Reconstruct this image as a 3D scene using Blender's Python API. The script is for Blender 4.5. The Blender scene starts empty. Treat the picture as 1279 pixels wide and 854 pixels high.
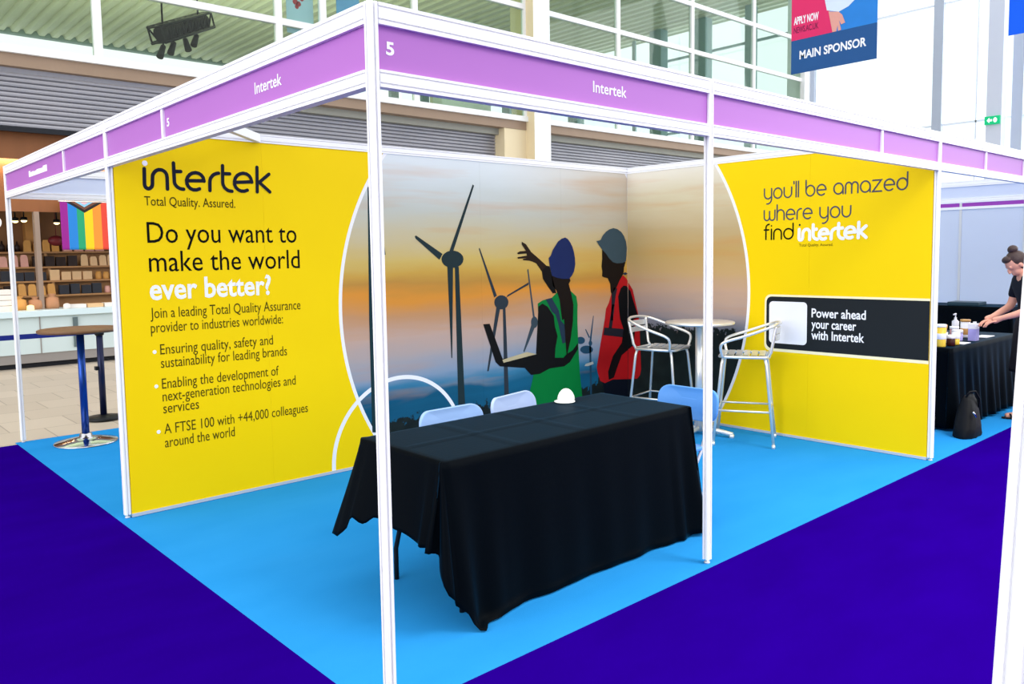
import bpy, bmesh, math, random
from mathutils import Vector, Matrix, Quaternion
random.seed(7)
PI = math.pi
SC = bpy.context.scene
COL = SC.collection

# ------------------------------------------------------------------ camera
cam_d = bpy.data.cameras.new('camera')
cam = bpy.data.objects.new('camera', cam_d); COL.objects.link(cam)
cam.location = (-1.5534, -2.3894, 1.6382)
cam.rotation_euler = (1.4907, 0.0165, -0.7275)
cam_d.sensor_width = 36.0
cam_d.lens = 1006.0 / 1279.0 * 36.0
cam_d.shift_x = 14.096 / 1279.0
cam_d.shift_y = -27.115 / 1279.0
cam_d.clip_end = 300
SC.camera = cam

# ------------------------------------------------------------------ light
SC.view_settings.view_transform = 'Standard'
SC.view_settings.look = 'None'
SC.view_settings.exposure = -0.05
SC.view_settings.gamma = 1.0
SC.view_settings.use_curve_mapping = False
wd = bpy.data.worlds.new('daylight'); SC.world = wd; wd.use_nodes = True
nt = wd.node_tree; nt.nodes.clear()
wo = nt.nodes.new('ShaderNodeOutputWorld'); bg = nt.nodes.new('ShaderNodeBackground')
tc = nt.nodes.new('ShaderNodeTexCoord')
dt = nt.nodes.new('ShaderNodeVectorMath'); dt.operation = 'DOT_PRODUCT'
dt.inputs[1].default_value = (0.05, 0.0, 1.0)
rp = nt.nodes.new('ShaderNodeValToRGB')
mr = nt.nodes.new('ShaderNodeMapRange'); mr.inputs[1].default_value = -1; mr.inputs[2].default_value = 1
nt.links.new(tc.outputs['Generated'], dt.inputs[0]); nt.links.new(dt.outputs['Value'], mr.inputs[0])
nt.links.new(mr.outputs[0], rp.inputs[0])
rp.color_ramp.elements[0].position = 0.45; rp.color_ramp.elements[0].color = (0.92, 0.92, 0.92, 1)
rp.color_ramp.elements[1].position = 0.80; rp.color_ramp.elements[1].color = (1.0, 1.0, 1.0, 1)
nt.links.new(rp.outputs[0], bg.inputs[0]); bg.inputs[1].default_value = 1.6
nt.links.new(bg.outputs[0], wo.inputs[0])

def area_light(name, loc, target, sx, sy, power, color=(1, 1, 1)):
    l = bpy.data.lights.new(name, 'AREA'); l.shape = 'RECTANGLE'; l.size = sx; l.size_y = sy
    l.energy = power; l.color = color
    o = bpy.data.objects.new(name, l); COL.objects.link(o); o.location = loc
    o.rotation_euler = (Vector(target) - Vector(loc)).to_track_quat('-Z', 'Y').to_euler()
    return o
# daylight through the glazed end of the hall
area_light('end_glazing_daylight', (25.2, -4.0, 6.5), (5, -1, 0.5), 26, 11, 2600, (0.97, 0.99, 1.0))
# added overhead fill, brightens the purple carpet towards the right
area_light('aisle_fill', (4.2, -4.8, 6.5), (4.0, -4.2, 0), 3, 3, 420, (1.0, 0.98, 0.95)).data.spread = math.radians(120)
# unseen fill added inside the upper floor behind the long glazed front
# added fill from the left, lifts the header and wall faces turned that way
area_light('left_side_fill', (-12.5, 1.0, 5.5), (2, 1.5, 1.2), 12, 7, 1200, (1.0, 0.99, 0.97))
area_light('upper_floor_fill', (2, 22, 5.2), (2, 24, 10.5), 18, 16, 3400, (1.0, 0.98, 0.84))  # the upper floor fill, aimed up at the ribbed ceiling
# shop lighting
area_light('shop_lighting', (1.6, 12.35, 3.3), (1.6, 12.9, 0.8), 3.0, 0.5, 130, (1.0, 0.76, 0.46))

# ------------------------------------------------------------------ materials
def lin(c):
    return tuple(((v / 255.0) / 12.92 if v / 255.0 <= 0.04045 else (((v / 255.0) + 0.055) / 1.055) ** 2.4) for v in c[:3]) + (1.0,)
MATS = {}
def mat(name, rgb, rough=0.55, metal=0.0, var=0.06, scale=12.0, spec=0.3, bump=0.0, emit=0.0, sheen=0.0, stretch=None):
    if name in MATS: return MATS[name]
    m = bpy.data.materials.new(name); m.use_nodes = True; MATS[name] = m
    n = m.node_tree; b = n.nodes['Principled BSDF']
    b.inputs['Roughness'].default_value = rough; b.inputs['Metallic'].default_value = metal
    b.inputs['Specular IOR Level'].default_value = spec
    if sheen: b.inputs['Sheen Weight'].default_value = sheen; b.inputs['Sheen Roughness'].default_value = 0.4
    base = lin(rgb)
    t = n.nodes.new('ShaderNodeTexCoord'); no = n.nodes.new('ShaderNodeTexNoise')
    no.inputs['Scale'].default_value = scale; no.inputs['Detail'].default_value = 4
    if stretch:
        mp = n.nodes.new('ShaderNodeMapping'); mp.inputs['Scale'].default_value = stretch
        n.links.new(t.outputs['Object'], mp.inputs[0]); n.links.new(mp.outputs[0], no.inputs['Vector'])
    else: n.links.new(t.outputs['Object'], no.inputs['Vector'])
    mx = n.nodes.new('ShaderNodeMix'); mx.data_type = 'RGBA'
    mx.inputs[6].default_value = tuple(v * (1 - var) for v in base[:3]) + (1,)
    mx.inputs[7].default_value = tuple(min(1, v * (1 + var)) for v in base[:3]) + (1,)
    n.links.new(no.outputs[0], mx.inputs[0]); n.links.new(mx.outputs[2], b.inputs['Base Color'])
    if bump:
        bp = n.nodes.new('ShaderNodeBump'); bp.inputs['Strength'].default_value = bump; bp.inputs['Distance'].default_value = 0.01
        n.links.new(no.outputs[0], bp.inputs['Height']); n.links.new(bp.outputs[0], b.inputs['Normal'])
    if emit:
        b.inputs['Emission Color'].default_value = base; b.inputs['Emission Strength'].default_value = emit
    return m

def glass_mat(name, tint, gloss=0.06):
    m = bpy.data.materials.new(name); m.use_nodes = True; n = m.node_tree; n.nodes.clear()
    o = n.nodes.new('ShaderNodeOutputMaterial'); tr = n.nodes.new('ShaderNodeBsdfTransparent'); g = n.nodes.new('ShaderNodeBsdfGlossy')
    tr.inputs[0].default_value = lin(tint); g.inputs['Roughness'].default_value = 0.02
    mx = n.nodes.new('ShaderNodeMixShader'); fr = n.nodes.new('ShaderNodeLayerWeight'); fr.inputs[0].default_value = 0.5
    pw_ = n.nodes.new('ShaderNodeMath'); pw_.operation = 'POWER'; pw_.inputs[1].default_value = 4.0
    ml_ = n.nodes.new('ShaderNodeMath'); ml_.operation = 'MULTIPLY_ADD'; ml_.inputs[1].default_value = 0.4; ml_.inputs[2].default_value = 0.02
    n.links.new(fr.outputs['Facing'], pw_.inputs[0]); n.links.new(pw_.outputs[0], ml_.inputs[0]); n.links.new(ml_.outputs[0], mx.inputs[0]); n.links.new(tr.outputs[0], mx.inputs[1]); n.links.new(g.outputs[0], mx.inputs[2])
    n.links.new(mx.outputs[0], o.inputs[0]); MATS[name] = m
    return m

class N:
    """tiny helper for node maths"""
    def __init__(s, m): s.t = m.node_tree
    def math(s, op, a, b=None, c=None, clamp=False):
        n = s.t.nodes.new('ShaderNodeMath'); n.operation = op; n.use_clamp = clamp
        for i, v in enumerate((a, b, c)):
            if v is None: continue
            if isinstance(v, (int, float)): n.inputs[i].default_value = v
            else: s.t.links.new(v, n.inputs[i])
        return n.outputs[0]
    def mix(s, f, a, b):
        n = s.t.nodes.new('ShaderNodeMix'); n.data_type = 'RGBA'
        if isinstance(f, (int, float)): n.inputs[0].default_value = f
        else: s.t.links.new(f, n.inputs[0])
        for i, v in ((6, a), (7, b)):
            if isinstance(v, tuple): n.inputs[i].default_value = v
            else: s.t.links.new(v, n.inputs[i])
        return n.outputs[2]
    def ramp(s, f, stops, const=False):
        n = s.t.nodes.new('ShaderNodeValToRGB'); e = n.color_ramp.elements
        if const: n.color_ramp.interpolation = 'CONSTANT'
        while len(e) < len(stops): e.new(0.5)
        for i, (p, c) in enumerate(stops): e[i].position = p; e[i].color = lin(c)
        s.t.links.new(f, n.inputs[0]); return n.outputs[0]
    def noise(s, vec, scale, detail=3, out=0):
        n = s.t.nodes.new('ShaderNodeTexNoise'); n.inputs['Scale'].default_value = scale; n.inputs['Detail'].default_value = detail
        s.t.links.new(vec, n.inputs['Vector']); return n.outputs[out]
    def obj(s):
        t = s.t.nodes.new('ShaderNodeTexCoord'); return t.outputs['Object']
    def xyz(s, v):
        n = s.t.nodes.new('ShaderNodeSeparateXYZ'); s.t.links.new(v, n.inputs[0]); return n.outputs
    def scalev(s, v, sc):
        n = s.t.nodes.new('ShaderNodeMapping'); n.inputs['Scale'].default_value = sc; s.t.links.new(v, n.inputs[0]); return n.outputs[0]

WHITE = mat('white_aluminium', (243, 244, 246), 0.38, 0.0, 0.015, 6)
WHITE_D = mat('grey_aluminium', (205, 208, 214), 0.4, 0.3, 0.02, 6)
PANEL_W = mat('white_panel', (204, 214, 236), 0.5, 0, 0.03, 2)
PURPLE_F = mat('purple_fascia', (172, 106, 188), 0.5, 0, 0.03, 1.5)
CHROME = mat('brushed_aluminium', (236, 236, 232), 0.30, 0.6, 0.04, 20)
CHROME_S = mat('polished_chrome', (200, 200, 205), 0.12, 1.0, 0.02, 10)
BLACK = mat('black_metal', (16, 18, 22), 0.45, 0.2, 0.1, 10)
INK = mat('dark_print', (24, 28, 44), 0.7, 0, 0.02, 4, 0.1)
INK_B = mat('black_print', (12, 12, 8), 0.7, 0, 0.02, 4, 0.08)
INK_O = mat('olive_print', (72, 62, 8), 0.7, 0, 0.02, 4, 0.1)
PRINT_W = mat('white_print', (242, 244, 250), 0.6, 0, 0.01, 4)
YELLOW = (246, 214, 0)

# ------------------------------------------------------------------ mesh builder
class MB:
    def __init__(s): s.bm = bmesh.new()
    def face(s, pts):
        return s.bm.faces.new([s.bm.verts.new(p) for p in pts])
    def box(s, x0, x1, y0, y1, z0, z1, bev=0.0):
        v = [s.bm.verts.new(p) for p in ((x0,y0,z0),(x1,y0,z0),(x1,y1,z0),(x0,y1,z0),(x0,y0,z1),(x1,y0,z1),(x1,y1,z1),(x0,y1,z1))]
        fs = [s.bm.faces.new([v[i] for i in q]) for q in ((3,2,1,0),(4,5,6,7),(0,1,5,4),(1,2,6,5),(2,3,7,6),(3,0,4,7))]
        if bev:
            es = list({e for f in fs for e in f.edges})
            bmesh.ops.bevel(s.bm, geom=es, offset=bev, segments=2, affect='EDGES', profile=0.6)
        return s
    def tube(s, pts, r, seg=10, closed=False, r_end=None):
        pts = [Vector(p) for p in pts]; n = len(pts); rings = []
        tang = []
        for i in range(n):
            if closed: t = pts[(i+1) % n] - pts[i-1]
            else: t = pts[min(i+1, n-1)] - pts[max(i-1, 0)]
            tang.append(t.normalized())
        a = Vector((0,0,1)) if abs(tang[0].z) < 0.9 else Vector((1,0,0))
        u = tang[0].cross(a).normalized()
        for i in range(n):
            if i:
                q = tang[i-1].rotation_difference(tang[i]); u = q @ u
            w = tang[i].cross(u).normalized()
            rr = r if not isinstance(r, (list, tuple)) else r[i]
            rings.append([s.bm.verts.new(pts[i] + (u*math.cos(2*PI*k/seg) + w*math.sin(2*PI*k/seg))*rr) for k in range(seg)])
        m = n if closed else n - 1
        for i in range(m):
            A, B = rings[i], rings[(i+1) % n]
            for k in range(seg):
                f = s.bm.faces.new((A[k], A[(k+1) % seg], B[(k+1) % seg], B[k])); f.smooth = True
        if not closed:
            s.bm.faces.new(rings[0][::-1]); s.bm.faces.new(rings[-1])
        return s
    def lathe(s, prof, c=(0,0,0), seg=32):
        rings = []
        for r, z in prof:
            if r < 1e-5: rings.append([s.bm.verts.new((c[0], c[1], c[2]+z))])
            else: rings.append([s.bm.verts.new((c[0]+r*math.cos(2*PI*k/seg), c[1]+r*math.sin(2*PI*k/seg), c[2]+z)) for k in range(seg)])
        for A, B in zip(rings, rings[1:]):
            for k in range(seg):
                k2 = (k+1) % seg
                if len(A) == 1 and len(B) == 1: continue
                if len(A) == 1: f = s.bm.faces.new((A[0], B[k2], B[k]))
                elif len(B) == 1: f = s.bm.faces.new((A[k], A[k2], B[0]))
                else: f = s.bm.faces.new((A[k], A[k2], B[k2], B[k]))
                f.smooth = True
        if len(rings[0]) > 1: s.bm.faces.new(rings[0][::-1])
        if len(rings[-1]) > 1: s.bm.faces.new(rings[-1])
        return s
    def ell(s, c, r, seg=16, rot=None):
        r0 = bmesh.ops.create_uvsphere(s.bm, u_segments=seg, v_segments=max(8, seg//2), radius=1.0)
        M = Matrix.Translation(Vector(c)) @ (rot if rot else Matrix.Identity(4)) @ Matrix.Diagonal((r[0], r[1], r[2], 1))
        bmesh.ops.transform(s.bm, matrix=M, verts=r0['verts'])
        for v in r0['verts']:
            for f in v.link_faces: f.smooth = True
        return s
    def prism(s, poly, fn, d0, d1):
        """poly of 2-D points; fn(a, b, d) -> 3-D point"""
        A = [s.bm.verts.new(fn(a, b, d0)) for a, b in poly]; B = [s.bm.verts.new(fn(a, b, d1)) for a, b in poly]
        s.bm.faces.new(A); s.bm.faces.new(B[::-1])
        for i in range(len(poly)):
            j = (i+1) % len(poly); s.bm.faces.new((A[j], A[i], B[i], B[j]))
        return s
    def ribbon(s, pts, w, fn, d, seg=10):
        """flat printed stroke with mitred joints and round ends; pts 2-D, fn(a, b, d) -> 3-D"""
        V = []
        for p in pts:
            p = Vector(p)
            if not V or (p - V[-1]).length > w*0.04: V.append(p)
        if len(V) == 1: V.append(V[0] + Vector((1e-4, 0)))
        closed = (V[0] - V[-1]).length < w*0.1 and len(V) > 4
        if closed: V.pop()
        n = len(V); h = w/2
        def nrm(a, b):
            t = (b - a).normalized(); return Vector((-t.y, t.x))
        L, R = [], []
        for i in range(n):
            if closed: a, b = nrm(V[i-1], V[i]), nrm(V[i], V[(i+1) % n])
            else:
                a = nrm(V[max(i-1,0)], V[max(i-1,0)+1]); b = nrm(V[min(i,n-2)], V[min(i,n-2)+1])
            m = a + b
            m = m / max(m.length_squared/2, 0.35) if m.length > 1e-3 else a
            L.append(s.bm.verts.new(fn(V[i].x + m.x*h, V[i].y + m.y*h, d))); R.append(s.bm.verts.new(fn(V[i].x - m.x*h, V[i].y - m.y*h, d)))
        for i in range(n if closed else n-1):
            j = (i+1) % n; s.bm.faces.new((L[i], R[i], R[j], L[j]))
        if not closed:
            for c, q, a0, b0 in ((V[0], nrm(V[0], V[1]), L[0], R[0]), (V[-1], -nrm(V[-2], V[-1]), R[-1], L[-1])):
                ang = math.atan2(q.y, q.x)
                mid = [s.bm.verts.new(fn(c.x + h*math.cos(ang + PI*k/seg), c.y + h*math.sin(ang + PI*k/seg), d)) for k in range(1, seg)]
                s.bm.faces.new([a0] + mid + [b0])
        return s
    def build(s, name, m, parent=None, world=True, smooth=False, fix=True, flip=False):
        if fix: bmesh.ops.recalc_face_normals(s.bm, faces=s.bm.faces)
        if parent is not None and world:
            off = Vector((0,0,0)); p = parent
            while p: off += p.location; p = p.parent
            bmesh.ops.translate(s.bm, verts=s.bm.verts, vec=-off)
        me = bpy.data.meshes.new(name); s.bm.to_mesh(me); s.bm.free()
        if smooth:
            for f in me.polygons: f.use_smooth = True
        for x in (m if isinstance(m, (list, tuple)) else [m]): me.materials.append(x)
        o = bpy.data.objects.new(name, me); COL.objects.link(o)
        if parent is not None: o.parent = parent
        return o

def tag(o, label, cat, group=None, kind=None):
    o['label'] = label; o['category'] = cat
    if group: o['group'] = group
    if kind: o['kind'] = kind
    return o
def thing(name, label, cat, loc=(0,0,0), rz=0.0, group=None):
    o = bpy.data.objects.new(name, None); COL.objects.link(o); o.location = loc; o.rotation_euler = (0,0,rz)
    o.empty_display_size = 0.1
    return tag(o, label, cat, group)
def struct(o, label=None):
    o['kind'] = 'structure'
    if label: o['label'] = label
    return o
def sroot(name, loc=(0,0,0)):
    o = bpy.data.objects.new(name, None); COL.objects.link(o); o.location = loc; o['kind'] = 'structure'; return o
def dup(root, loc, rz, label, group=None):
    r = root.copy(); COL.objects.link(r); r.location = loc; r.rotation_euler = (0,0,rz); r['label'] = label
    if group: r['group'] = group
    for ch in list(root.children):
        c = ch.copy(); COL.objects.link(c); c.parent = r
        for g in list(ch.children):
            d = g.copy(); COL.objects.link(d); d.parent = c
    return r

def text(body, name, m, parent, org, right, up, cap, width=None, bold=0.0, depth=0.0008, align='LEFT', slant=0.0):
    """lettering as a thin mesh: cap = height of capitals, width = overall length"""
    cu = bpy.data.curves.new(name, 'FONT'); cu.body = body; cu.size = 1.0; cu.offset = bold; cu.resolution_u = 3
    cu.shear = slant
    ob = bpy.data.objects.new(name, cu); COL.objects.link(ob)
    dg = bpy.context.evaluated_depsgraph_get()
    me = bpy.data.meshes.new_from_object(ob.evaluated_get(dg))
    bpy.data.objects.remove(ob); bpy.data.curves.remove(cu)
    xs = [v.co.x for v in me.vertices]; x0, x1 = min(xs), max(xs)
    sy = cap / 0.73; sx = sy if width is None else width / (x1 - x0)
    R_, U_ = Vector(right), Vector(up); Nn = R_.cross(U_)
    off = Vector((0,0,0)); p = parent
    while p: off += p.location; p = p.parent
    for v in me.vertices:
        v.co = Vector(org) + R_*((v.co.x - x0)*sx) + U_*(v.co.y*sy) + Nn*(depth) - off
    me.name = name; me.materials.append(m)
    o = bpy.data.objects.new(name, me); COL.objects.link(o); o.parent = parent
    return o

# ------------------------------------------------------------------ floor and carpets
def tile_floor():
    m = bpy.data.materials.new('stone_floor'); m.use_nodes = True; n = N(m); b = m.node_tree.nodes['Principled BSDF']
    br = m.node_tree.nodes.new('ShaderNodeTexBrick'); br.offset = 0.5
    br.inputs['Color1'].default_value = lin((196, 184, 168)); br.inputs['Color2'].default_value = lin((184, 172, 156))
    br.inputs['Mortar'].default_value = lin((150, 140, 126)); br.inputs['Scale'].default_value = 1.0
    br.inputs['Brick Width'].default_value = 0.6; br.inputs['Row Height'].default_value = 0.6; br.inputs['Mortar Size'].default_value = 0.006
    m.node_tree.links.new(n.obj(), br.inputs[0]); m.node_tree.links.new(br.outputs[0], b.inputs['Base Color'])
    b.inputs['Roughness'].default_value = 0.45
    return m
def carpet(name, rgb, rgb2, sheen):
    m = bpy.data.materials.new(name); m.use_nodes = True; n = N(m); b = m.node_tree.nodes['Principled BSDF']
    o = n.obj()
    big = n.noise(n.scalev(o, (1.0, 2.2, 1)), 1.6, 4)
    fine = n.noise(o, 260, 2)
    c = n.mix(big, lin(rgb), lin(rgb2))
    m.node_tree.links.new(c, b.inputs['Base Color']); b.inputs['Roughness'].default_value = 0.95
    b.inputs['Specular IOR Level'].default_value = 0.0
    b.inputs['Sheen Weight'].default_value = sheen; b.inputs['Sheen Roughness'].default_value = 0.5
    b.inputs['Sheen Tint'].default_value = lin(rgb2)
    bp = m.node_tree.nodes.new('ShaderNodeBump'); bp.inputs['Strength'].default_value = 0.25; bp.inputs['Distance'].default_value = 0.004
    m.node_tree.links.new(fine, bp.inputs['Height']); m.node_tree.links.new(bp.outputs[0], b.inputs['Normal'])
    return m
struct(MB().box(-14, 26.5, -14, 36, -0.12, -0.006).build('floor', tile_floor()))
BLUE_C = carpet('light_blue_carpet', (34, 132, 202), (46, 144, 214), 0.0)
PUR_C = carpet('purple_carpet', (28, 0, 106), (34, 0, 128), 0.0)
tag(MB().box(-13, 25, -13.5, -0.05, -0.006, 0.0).box(-13, -0.06, -0.05, 5.93, -0.006, 0.0).build('aisle_carpet', PUR_C),
    'deep purple aisle carpet around the front and left of the light blue booth floor', 'carpet')
tag(MB().box(-0.06, 10.05, -0.05, 6.03, -0.006, 0.0).build('booth_carpet', BLUE_C),
    'light blue carpet covering the floor of the exhibition booths', 'carpet')

# ------------------------------------------------------------------ hall: long glazed front
Yf = 11.9
FW = mat('facade_white', (232, 234, 234), 0.5, 0, 0.03, 3)
TAN = mat('tan_beam', (150, 128, 108), 0.6, 0, 0.06, 3)
BEIGE = mat('beige_pier', (222, 206, 170), 0.6, 0, 0.03, 2)
DARK = mat('dark_gap', (20, 24, 32), 0.6, 0, 0.05, 4)
GL_T = glass_mat('tinted_glass', (232, 242, 236)); GL_C = glass_mat('clear_glass', (246, 250, 252))
def slat_mat():
    m = bpy.data.materials.new('shutter_slats'); m.use_nodes = True; n = N(m); b = m.node_tree.nodes['Principled BSDF']
    b.inputs['Base Color'].default_value = lin((156, 156, 164)); b.inputs['Roughness'].default_value = 0.45; b.inputs['Metallic'].default_value = 0.3
    o = n.obj(); nz = n.noise(n.scalev(o, (0.4, 1, 3)), 1.5, 3)
    m.node_tree.links.new(n.mix(nz, lin((140, 142, 150)), lin((172, 170, 176))), b.inputs['Base Color'])
    return m
SLAT = slat_mat()
def shutter(name, x0, x1, z0, z1, y, pitch=0.076):
    mb = MB(); k = int((z1 - z0) / pitch); rows = []
    prof = ((0.0, 0.0), (-0.030, 0.18), (-0.036, 0.5), (-0.026, 0.82), (0.0, 0.92), (0.012, 0.96))
    for i in range(k):
        for dy, t in prof: rows.append((y + dy, z0 + (i + t) * pitch))
    rows.append((y, z1))
    prev = None
    for yy, zz in rows:
        cur = (mb.bm.verts.new((x0, yy, zz)), mb.bm.verts.new((x1, yy, zz)))
        if prev: mb.bm.faces.new((prev[0], prev[1], cur[1], cur[0]))
        prev = cur
    r = sroot(name)
    mb.build('slat_curtain', SLAT, r, fix=False)
    MB().box(x0, x1, y - 0.04, y + 0.03, z0 - 0.07, z0).build('bottom_rail', DARK, r)
    return r
shutter('door_1', -6.0, 4.35, 3.74, 4.64, Yf + 0.12)
shutter('door_2', 4.55, 11.35, 0.10, 4.64, Yf + 0.36)
shutter('door_3', 12.62, 25.2, 0.10, 4.64, Yf + 0.36)
def wallbit(name, m, *a): return struct(MB().box(*a).build(name, m))
wallbit('wall_rear', TAN, -6, 25.6, Yf - 0.02, Yf + 0.5, 4.64, 4.83)
wallbit('trim_1', BEIGE, 4.35, 4.55, Yf, Yf + 0.4, 0, 4.64)
wallbit('trim_2', BEIGE, 11.35, 12.05, Yf, Yf + 0.4, 0, 4.64)
pr = sroot('trim_3', (12.05, 11.6, 0))
MB().box(12.055, 12.60, 11.6, 12.4, 0, 14).build('pier', FW, pr)
MB().box(12.048, 12.054, 11.6, 12.4, 0, 14).build('pier_side', BEIGE, pr)
wallbit('trim_4', FW, -6, 25.6, Yf - 0.09, Yf + 0.06, 4.83, 4.95)
wallbit('trim_5', FW, 25.2, 25.75, Yf - 0.15, Yf + 0.5, 0, 14)
xs = [-4.0, -0.7, 2.5, 5.68, 6.62, 8.82, 12.05]
xs2 = [12.6, 15.46, 18.81, 22.16, 25.45]
kk = 1
def window(k, x0, x1):
    r = sroot('window_%d' % k, (x0, Yf, 4.95))
    f = MB(); y0, y1 = Yf - 0.05, Yf + 0.05; w = 0.065
    f.box(x0, x0 + w, y0, y1, 4.95, 12); f.box(x1 - w, x1, y0, y1, 4.95, 12)
    for z in (6.02, 7.46, 8.80, 10.3): f.box(x0 + w, x1 - w, y0, y1, z, z + 0.12)
    f.build('window_frame', FW, r)
    MB().box(x0 + w, x1 - w, Yf + 0.005, Yf + 0.015, 4.95, 12).build('glass', GL_T, r)
for a, b in list(zip(xs, xs[1:])) + list(zip(xs2, xs2[1:])):
    window(kk, a, b); kk += 1

# upper floor behind the glass: ribbed ceiling, far clerestory
def rib_ceiling():
    mb = MB(); x = -8.0; prev = None; z = 10.5
    while x < 26.2:
        for dx, dz in ((0, 0), (0.07, 0.14), (0.20, 0.14), (0.27, 0.0)):
            cur = (mb.bm.verts.new((x + dx, 12.3, z + dz)), mb.bm.verts.new((x + dx, 33.7, z + dz)))
            if prev: mb.bm.faces.new((prev[0], prev[1], cur[1], cur[0]))
            prev = cur
        x += 0.46
    return mb
CEIL = mat('ribbed_ceiling', (222, 224, 198), 0.6, 0, 0.06, 2)
struct(rib_ceiling().build('ceiling', CEIL))
struct(MB().box(-8, 25.4, 12.1, 35, 4.5, 4.7).build('floor_upper', mat('upper_floor', (150, 150, 140), 0.6, 0, 0.05, 2)))
cl = MB().box(-8, 26, 33.6, 33.9, 4.7, 9.3).box(-8, 26, 33.6, 33.9, 10.44, 10.7)
for x in (-5, 14.4, 16.0, 19.0, 20.2, 23.0, 25.0): cl.box(x, x + 0.45, 33.6, 33.9, 9.3, 10.44)
struct(cl.build('wall_far', mat('teal_wall', (120, 140, 134), 0.6, 0, 0.05, 2)))
struct(MB().box(-8.3, -8, 12.1, 35, 4.5, 10.6).build('wall_left', mat('teal_wall', (120, 140, 134))))
# pale partition seen behind the glass left of the pier
wallbit('wall_partition', mat('pale_partition', (206, 212, 196), 0.6, 0, 0.04, 2), 10.1, 11.9, 13.0, 13.12, 4.7, 7.3)

# ------------------------------------------------------------------ hall: glazed end
Xe = 25.7
ENDW = mat('end_mullion', (224, 232, 242), 0.5, 0, 0.02, 3)
MULL = mat('mullion_grey', (176, 186, 202), 0.5, 0, 0.03, 3)
COLM = mat('column_pale', (205, 212, 226), 0.5, 0, 0.02, 3)
TEALC = mat('column_teal', (150, 176, 176), 0.5, 0, 0.03, 3)
ends = [-13.0, -9.5, -6.0, -2.5, 1.0, 5.4, 7.6, 11.75]
for a, b in zip(ends, ends[1:]):
    r = sroot('window_%d' % kk, (Xe, a, 0)); kk += 1
    f = MB()
    f.box(Xe - 0.10, Xe + 0.05, b - 0.14, b + 0.14, 0, 14)
    f.build('mullion', MULL, r)
    t = MB()
    for z in (1.2, 5.42, 9.1): t.box(Xe - 0.03, Xe + 0.03, a + 0.14, b - 0.14, z, z + 0.06)
    if a < 5.5: t.box(Xe - 0.03, Xe + 0.03, (a + b)/2 - 0.02, (a + b)/2 + 0.02, 0, 14)
    t.build('transom', ENDW, r)
    MB().box(Xe - 0.006, Xe + 0.006, a + 0.14, b - 0.14, 0, 14).build('glass', GL_C, r)
struct(MB().box(25.15, 25.5, 5.66, 6.06, 0, 14).build('trim_6', COLM))
ends2 = [12.4, 16.0, 19.6, 23.2, 26.8, 30.4, 34.8]
for a, b in zip(ends2, ends2[1:]):
    r = sroot('window_%d' % kk, (Xe, a, 4.7)); kk += 1
    t = MB()
    for z in (6.4, 9.30): t.box(Xe - 0.04, Xe + 0.04, a, b, z, z + 0.09)
    t.box(Xe - 0.05, Xe + 0.05, b - 0.07, b + 0.07, 4.7, 10.5)
    t.build('transom', TEALC, r)
    MB().box(Xe - 0.006, Xe + 0.006, a, b, 4.7, 10.5).build('glass', GL_C, r)
for i, y in enumerate((13.9, 15.98, 18.05, 22.6, 27.0)):
    w = 0.12 if i == 0 else 0.28
    struct(MB().box(25.1, 25.55, y - w, y + w, 4.7, 10.5).build('trim_%d' % (7 + i), TEALC))
# green exit sign on the pale column
ex = thing('exit_sign', 'small green emergency exit sign fixed to the pale column at the glazed end', 'sign', (25.1, 5.88, 5.33))
EXG = mat('exit_green', (0, 170, 110), 0.5, 0, 0.02, 3, emit=0.6); EXW = mat('exit_white', (240, 250, 245), 0.5, 0, 0.01, 3, emit=0.6)
MB().box(25.09, 25.15, 5.68, 6.08, 5.22, 5.46, 0.004).build('sign_box', EXG, ex)
e = MB(); fr = lambda a, b, d: (25.088 - d, a, b)
e.prism([(6.02, 5.34), (5.95, 5.42), (5.95, 5.37), (5.88, 5.37), (5.88, 5.31), (5.95, 5.31), (5.95, 5.26)], fr, 0, 0.002)
e.prism([(5.80 + 0.05*math.cos(k*PI/8), 5.34 + 0.07*math.sin(k*PI/8)) for k in range(16)], fr, 0, 0.002)
e.build('arrow_symbol', EXW, ex)

# ------------------------------------------------------------------ lighting rig behind the upper glass
rg = thing('lighting_rig', 'black hanging lighting truss with four spotlights behind the upper left glass', 'lighting rig', (5.35, 16.0, 6.7))
t = MB(); A = Vector((4.70, 15.5, 6.42)); B = Vector((6.25, 16.6, 7.25))
ux = (B - A).normalized(); uy = ux.cross(Vector((0,0,1))).normalized(); uz = uy.cross(ux)
cs = [(-.16, -.16), (.16, -.16), (.16, .16), (-.16, .16)]
for a, b in cs: t.tube([A + uy*a + uz*b, B + uy*a + uz*b], 0.035, 8)
for i in range(9):
    p = A + (B - A)*(i/8); q = A + (B - A)*((i+1)/8)
    for k in range(4):
        a, b = cs[k], cs[(k+1) % 4]
        t.tube([p + uy*a[0] + uz*a[1], p + uy*b[0] + uz*b[1]], 0.02, 6)
        if i < 8: t.tube([p + uy*a[0] + uz*a[1], q + uy*b[0] + uz*b[1]], 0.02, 6)
t.build('truss', BLACK, rg)
bx = MB()
for k, (s0, s1) in enumerate(((0.05, 0.45), (0.5, 0.95))):
    p, q = A + (B-A)*s0, A + (B-A)*s1
    bx.tube([p, q], 0.15, 8)
bx.build('dimmer_pack', BLACK, rg)
for s_ in (0.08, 0.28, 0.50, 0.74):
    p = A + (B - A)*s_ - uz*0.16
    h = MB(); h.tube([p, p - Vector((0, 0, 0.12))], 0.02, 6)
    d = Vector((-0.12 if s_ != 0.5 else 0.03, -0.1, -0.26)); h.tube([p - Vector((0,0,.1)), p - Vector((0,0,.1)) + d], [0.055, 0.075], 12)
    h.build('spotlight', BLACK, rg)
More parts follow.
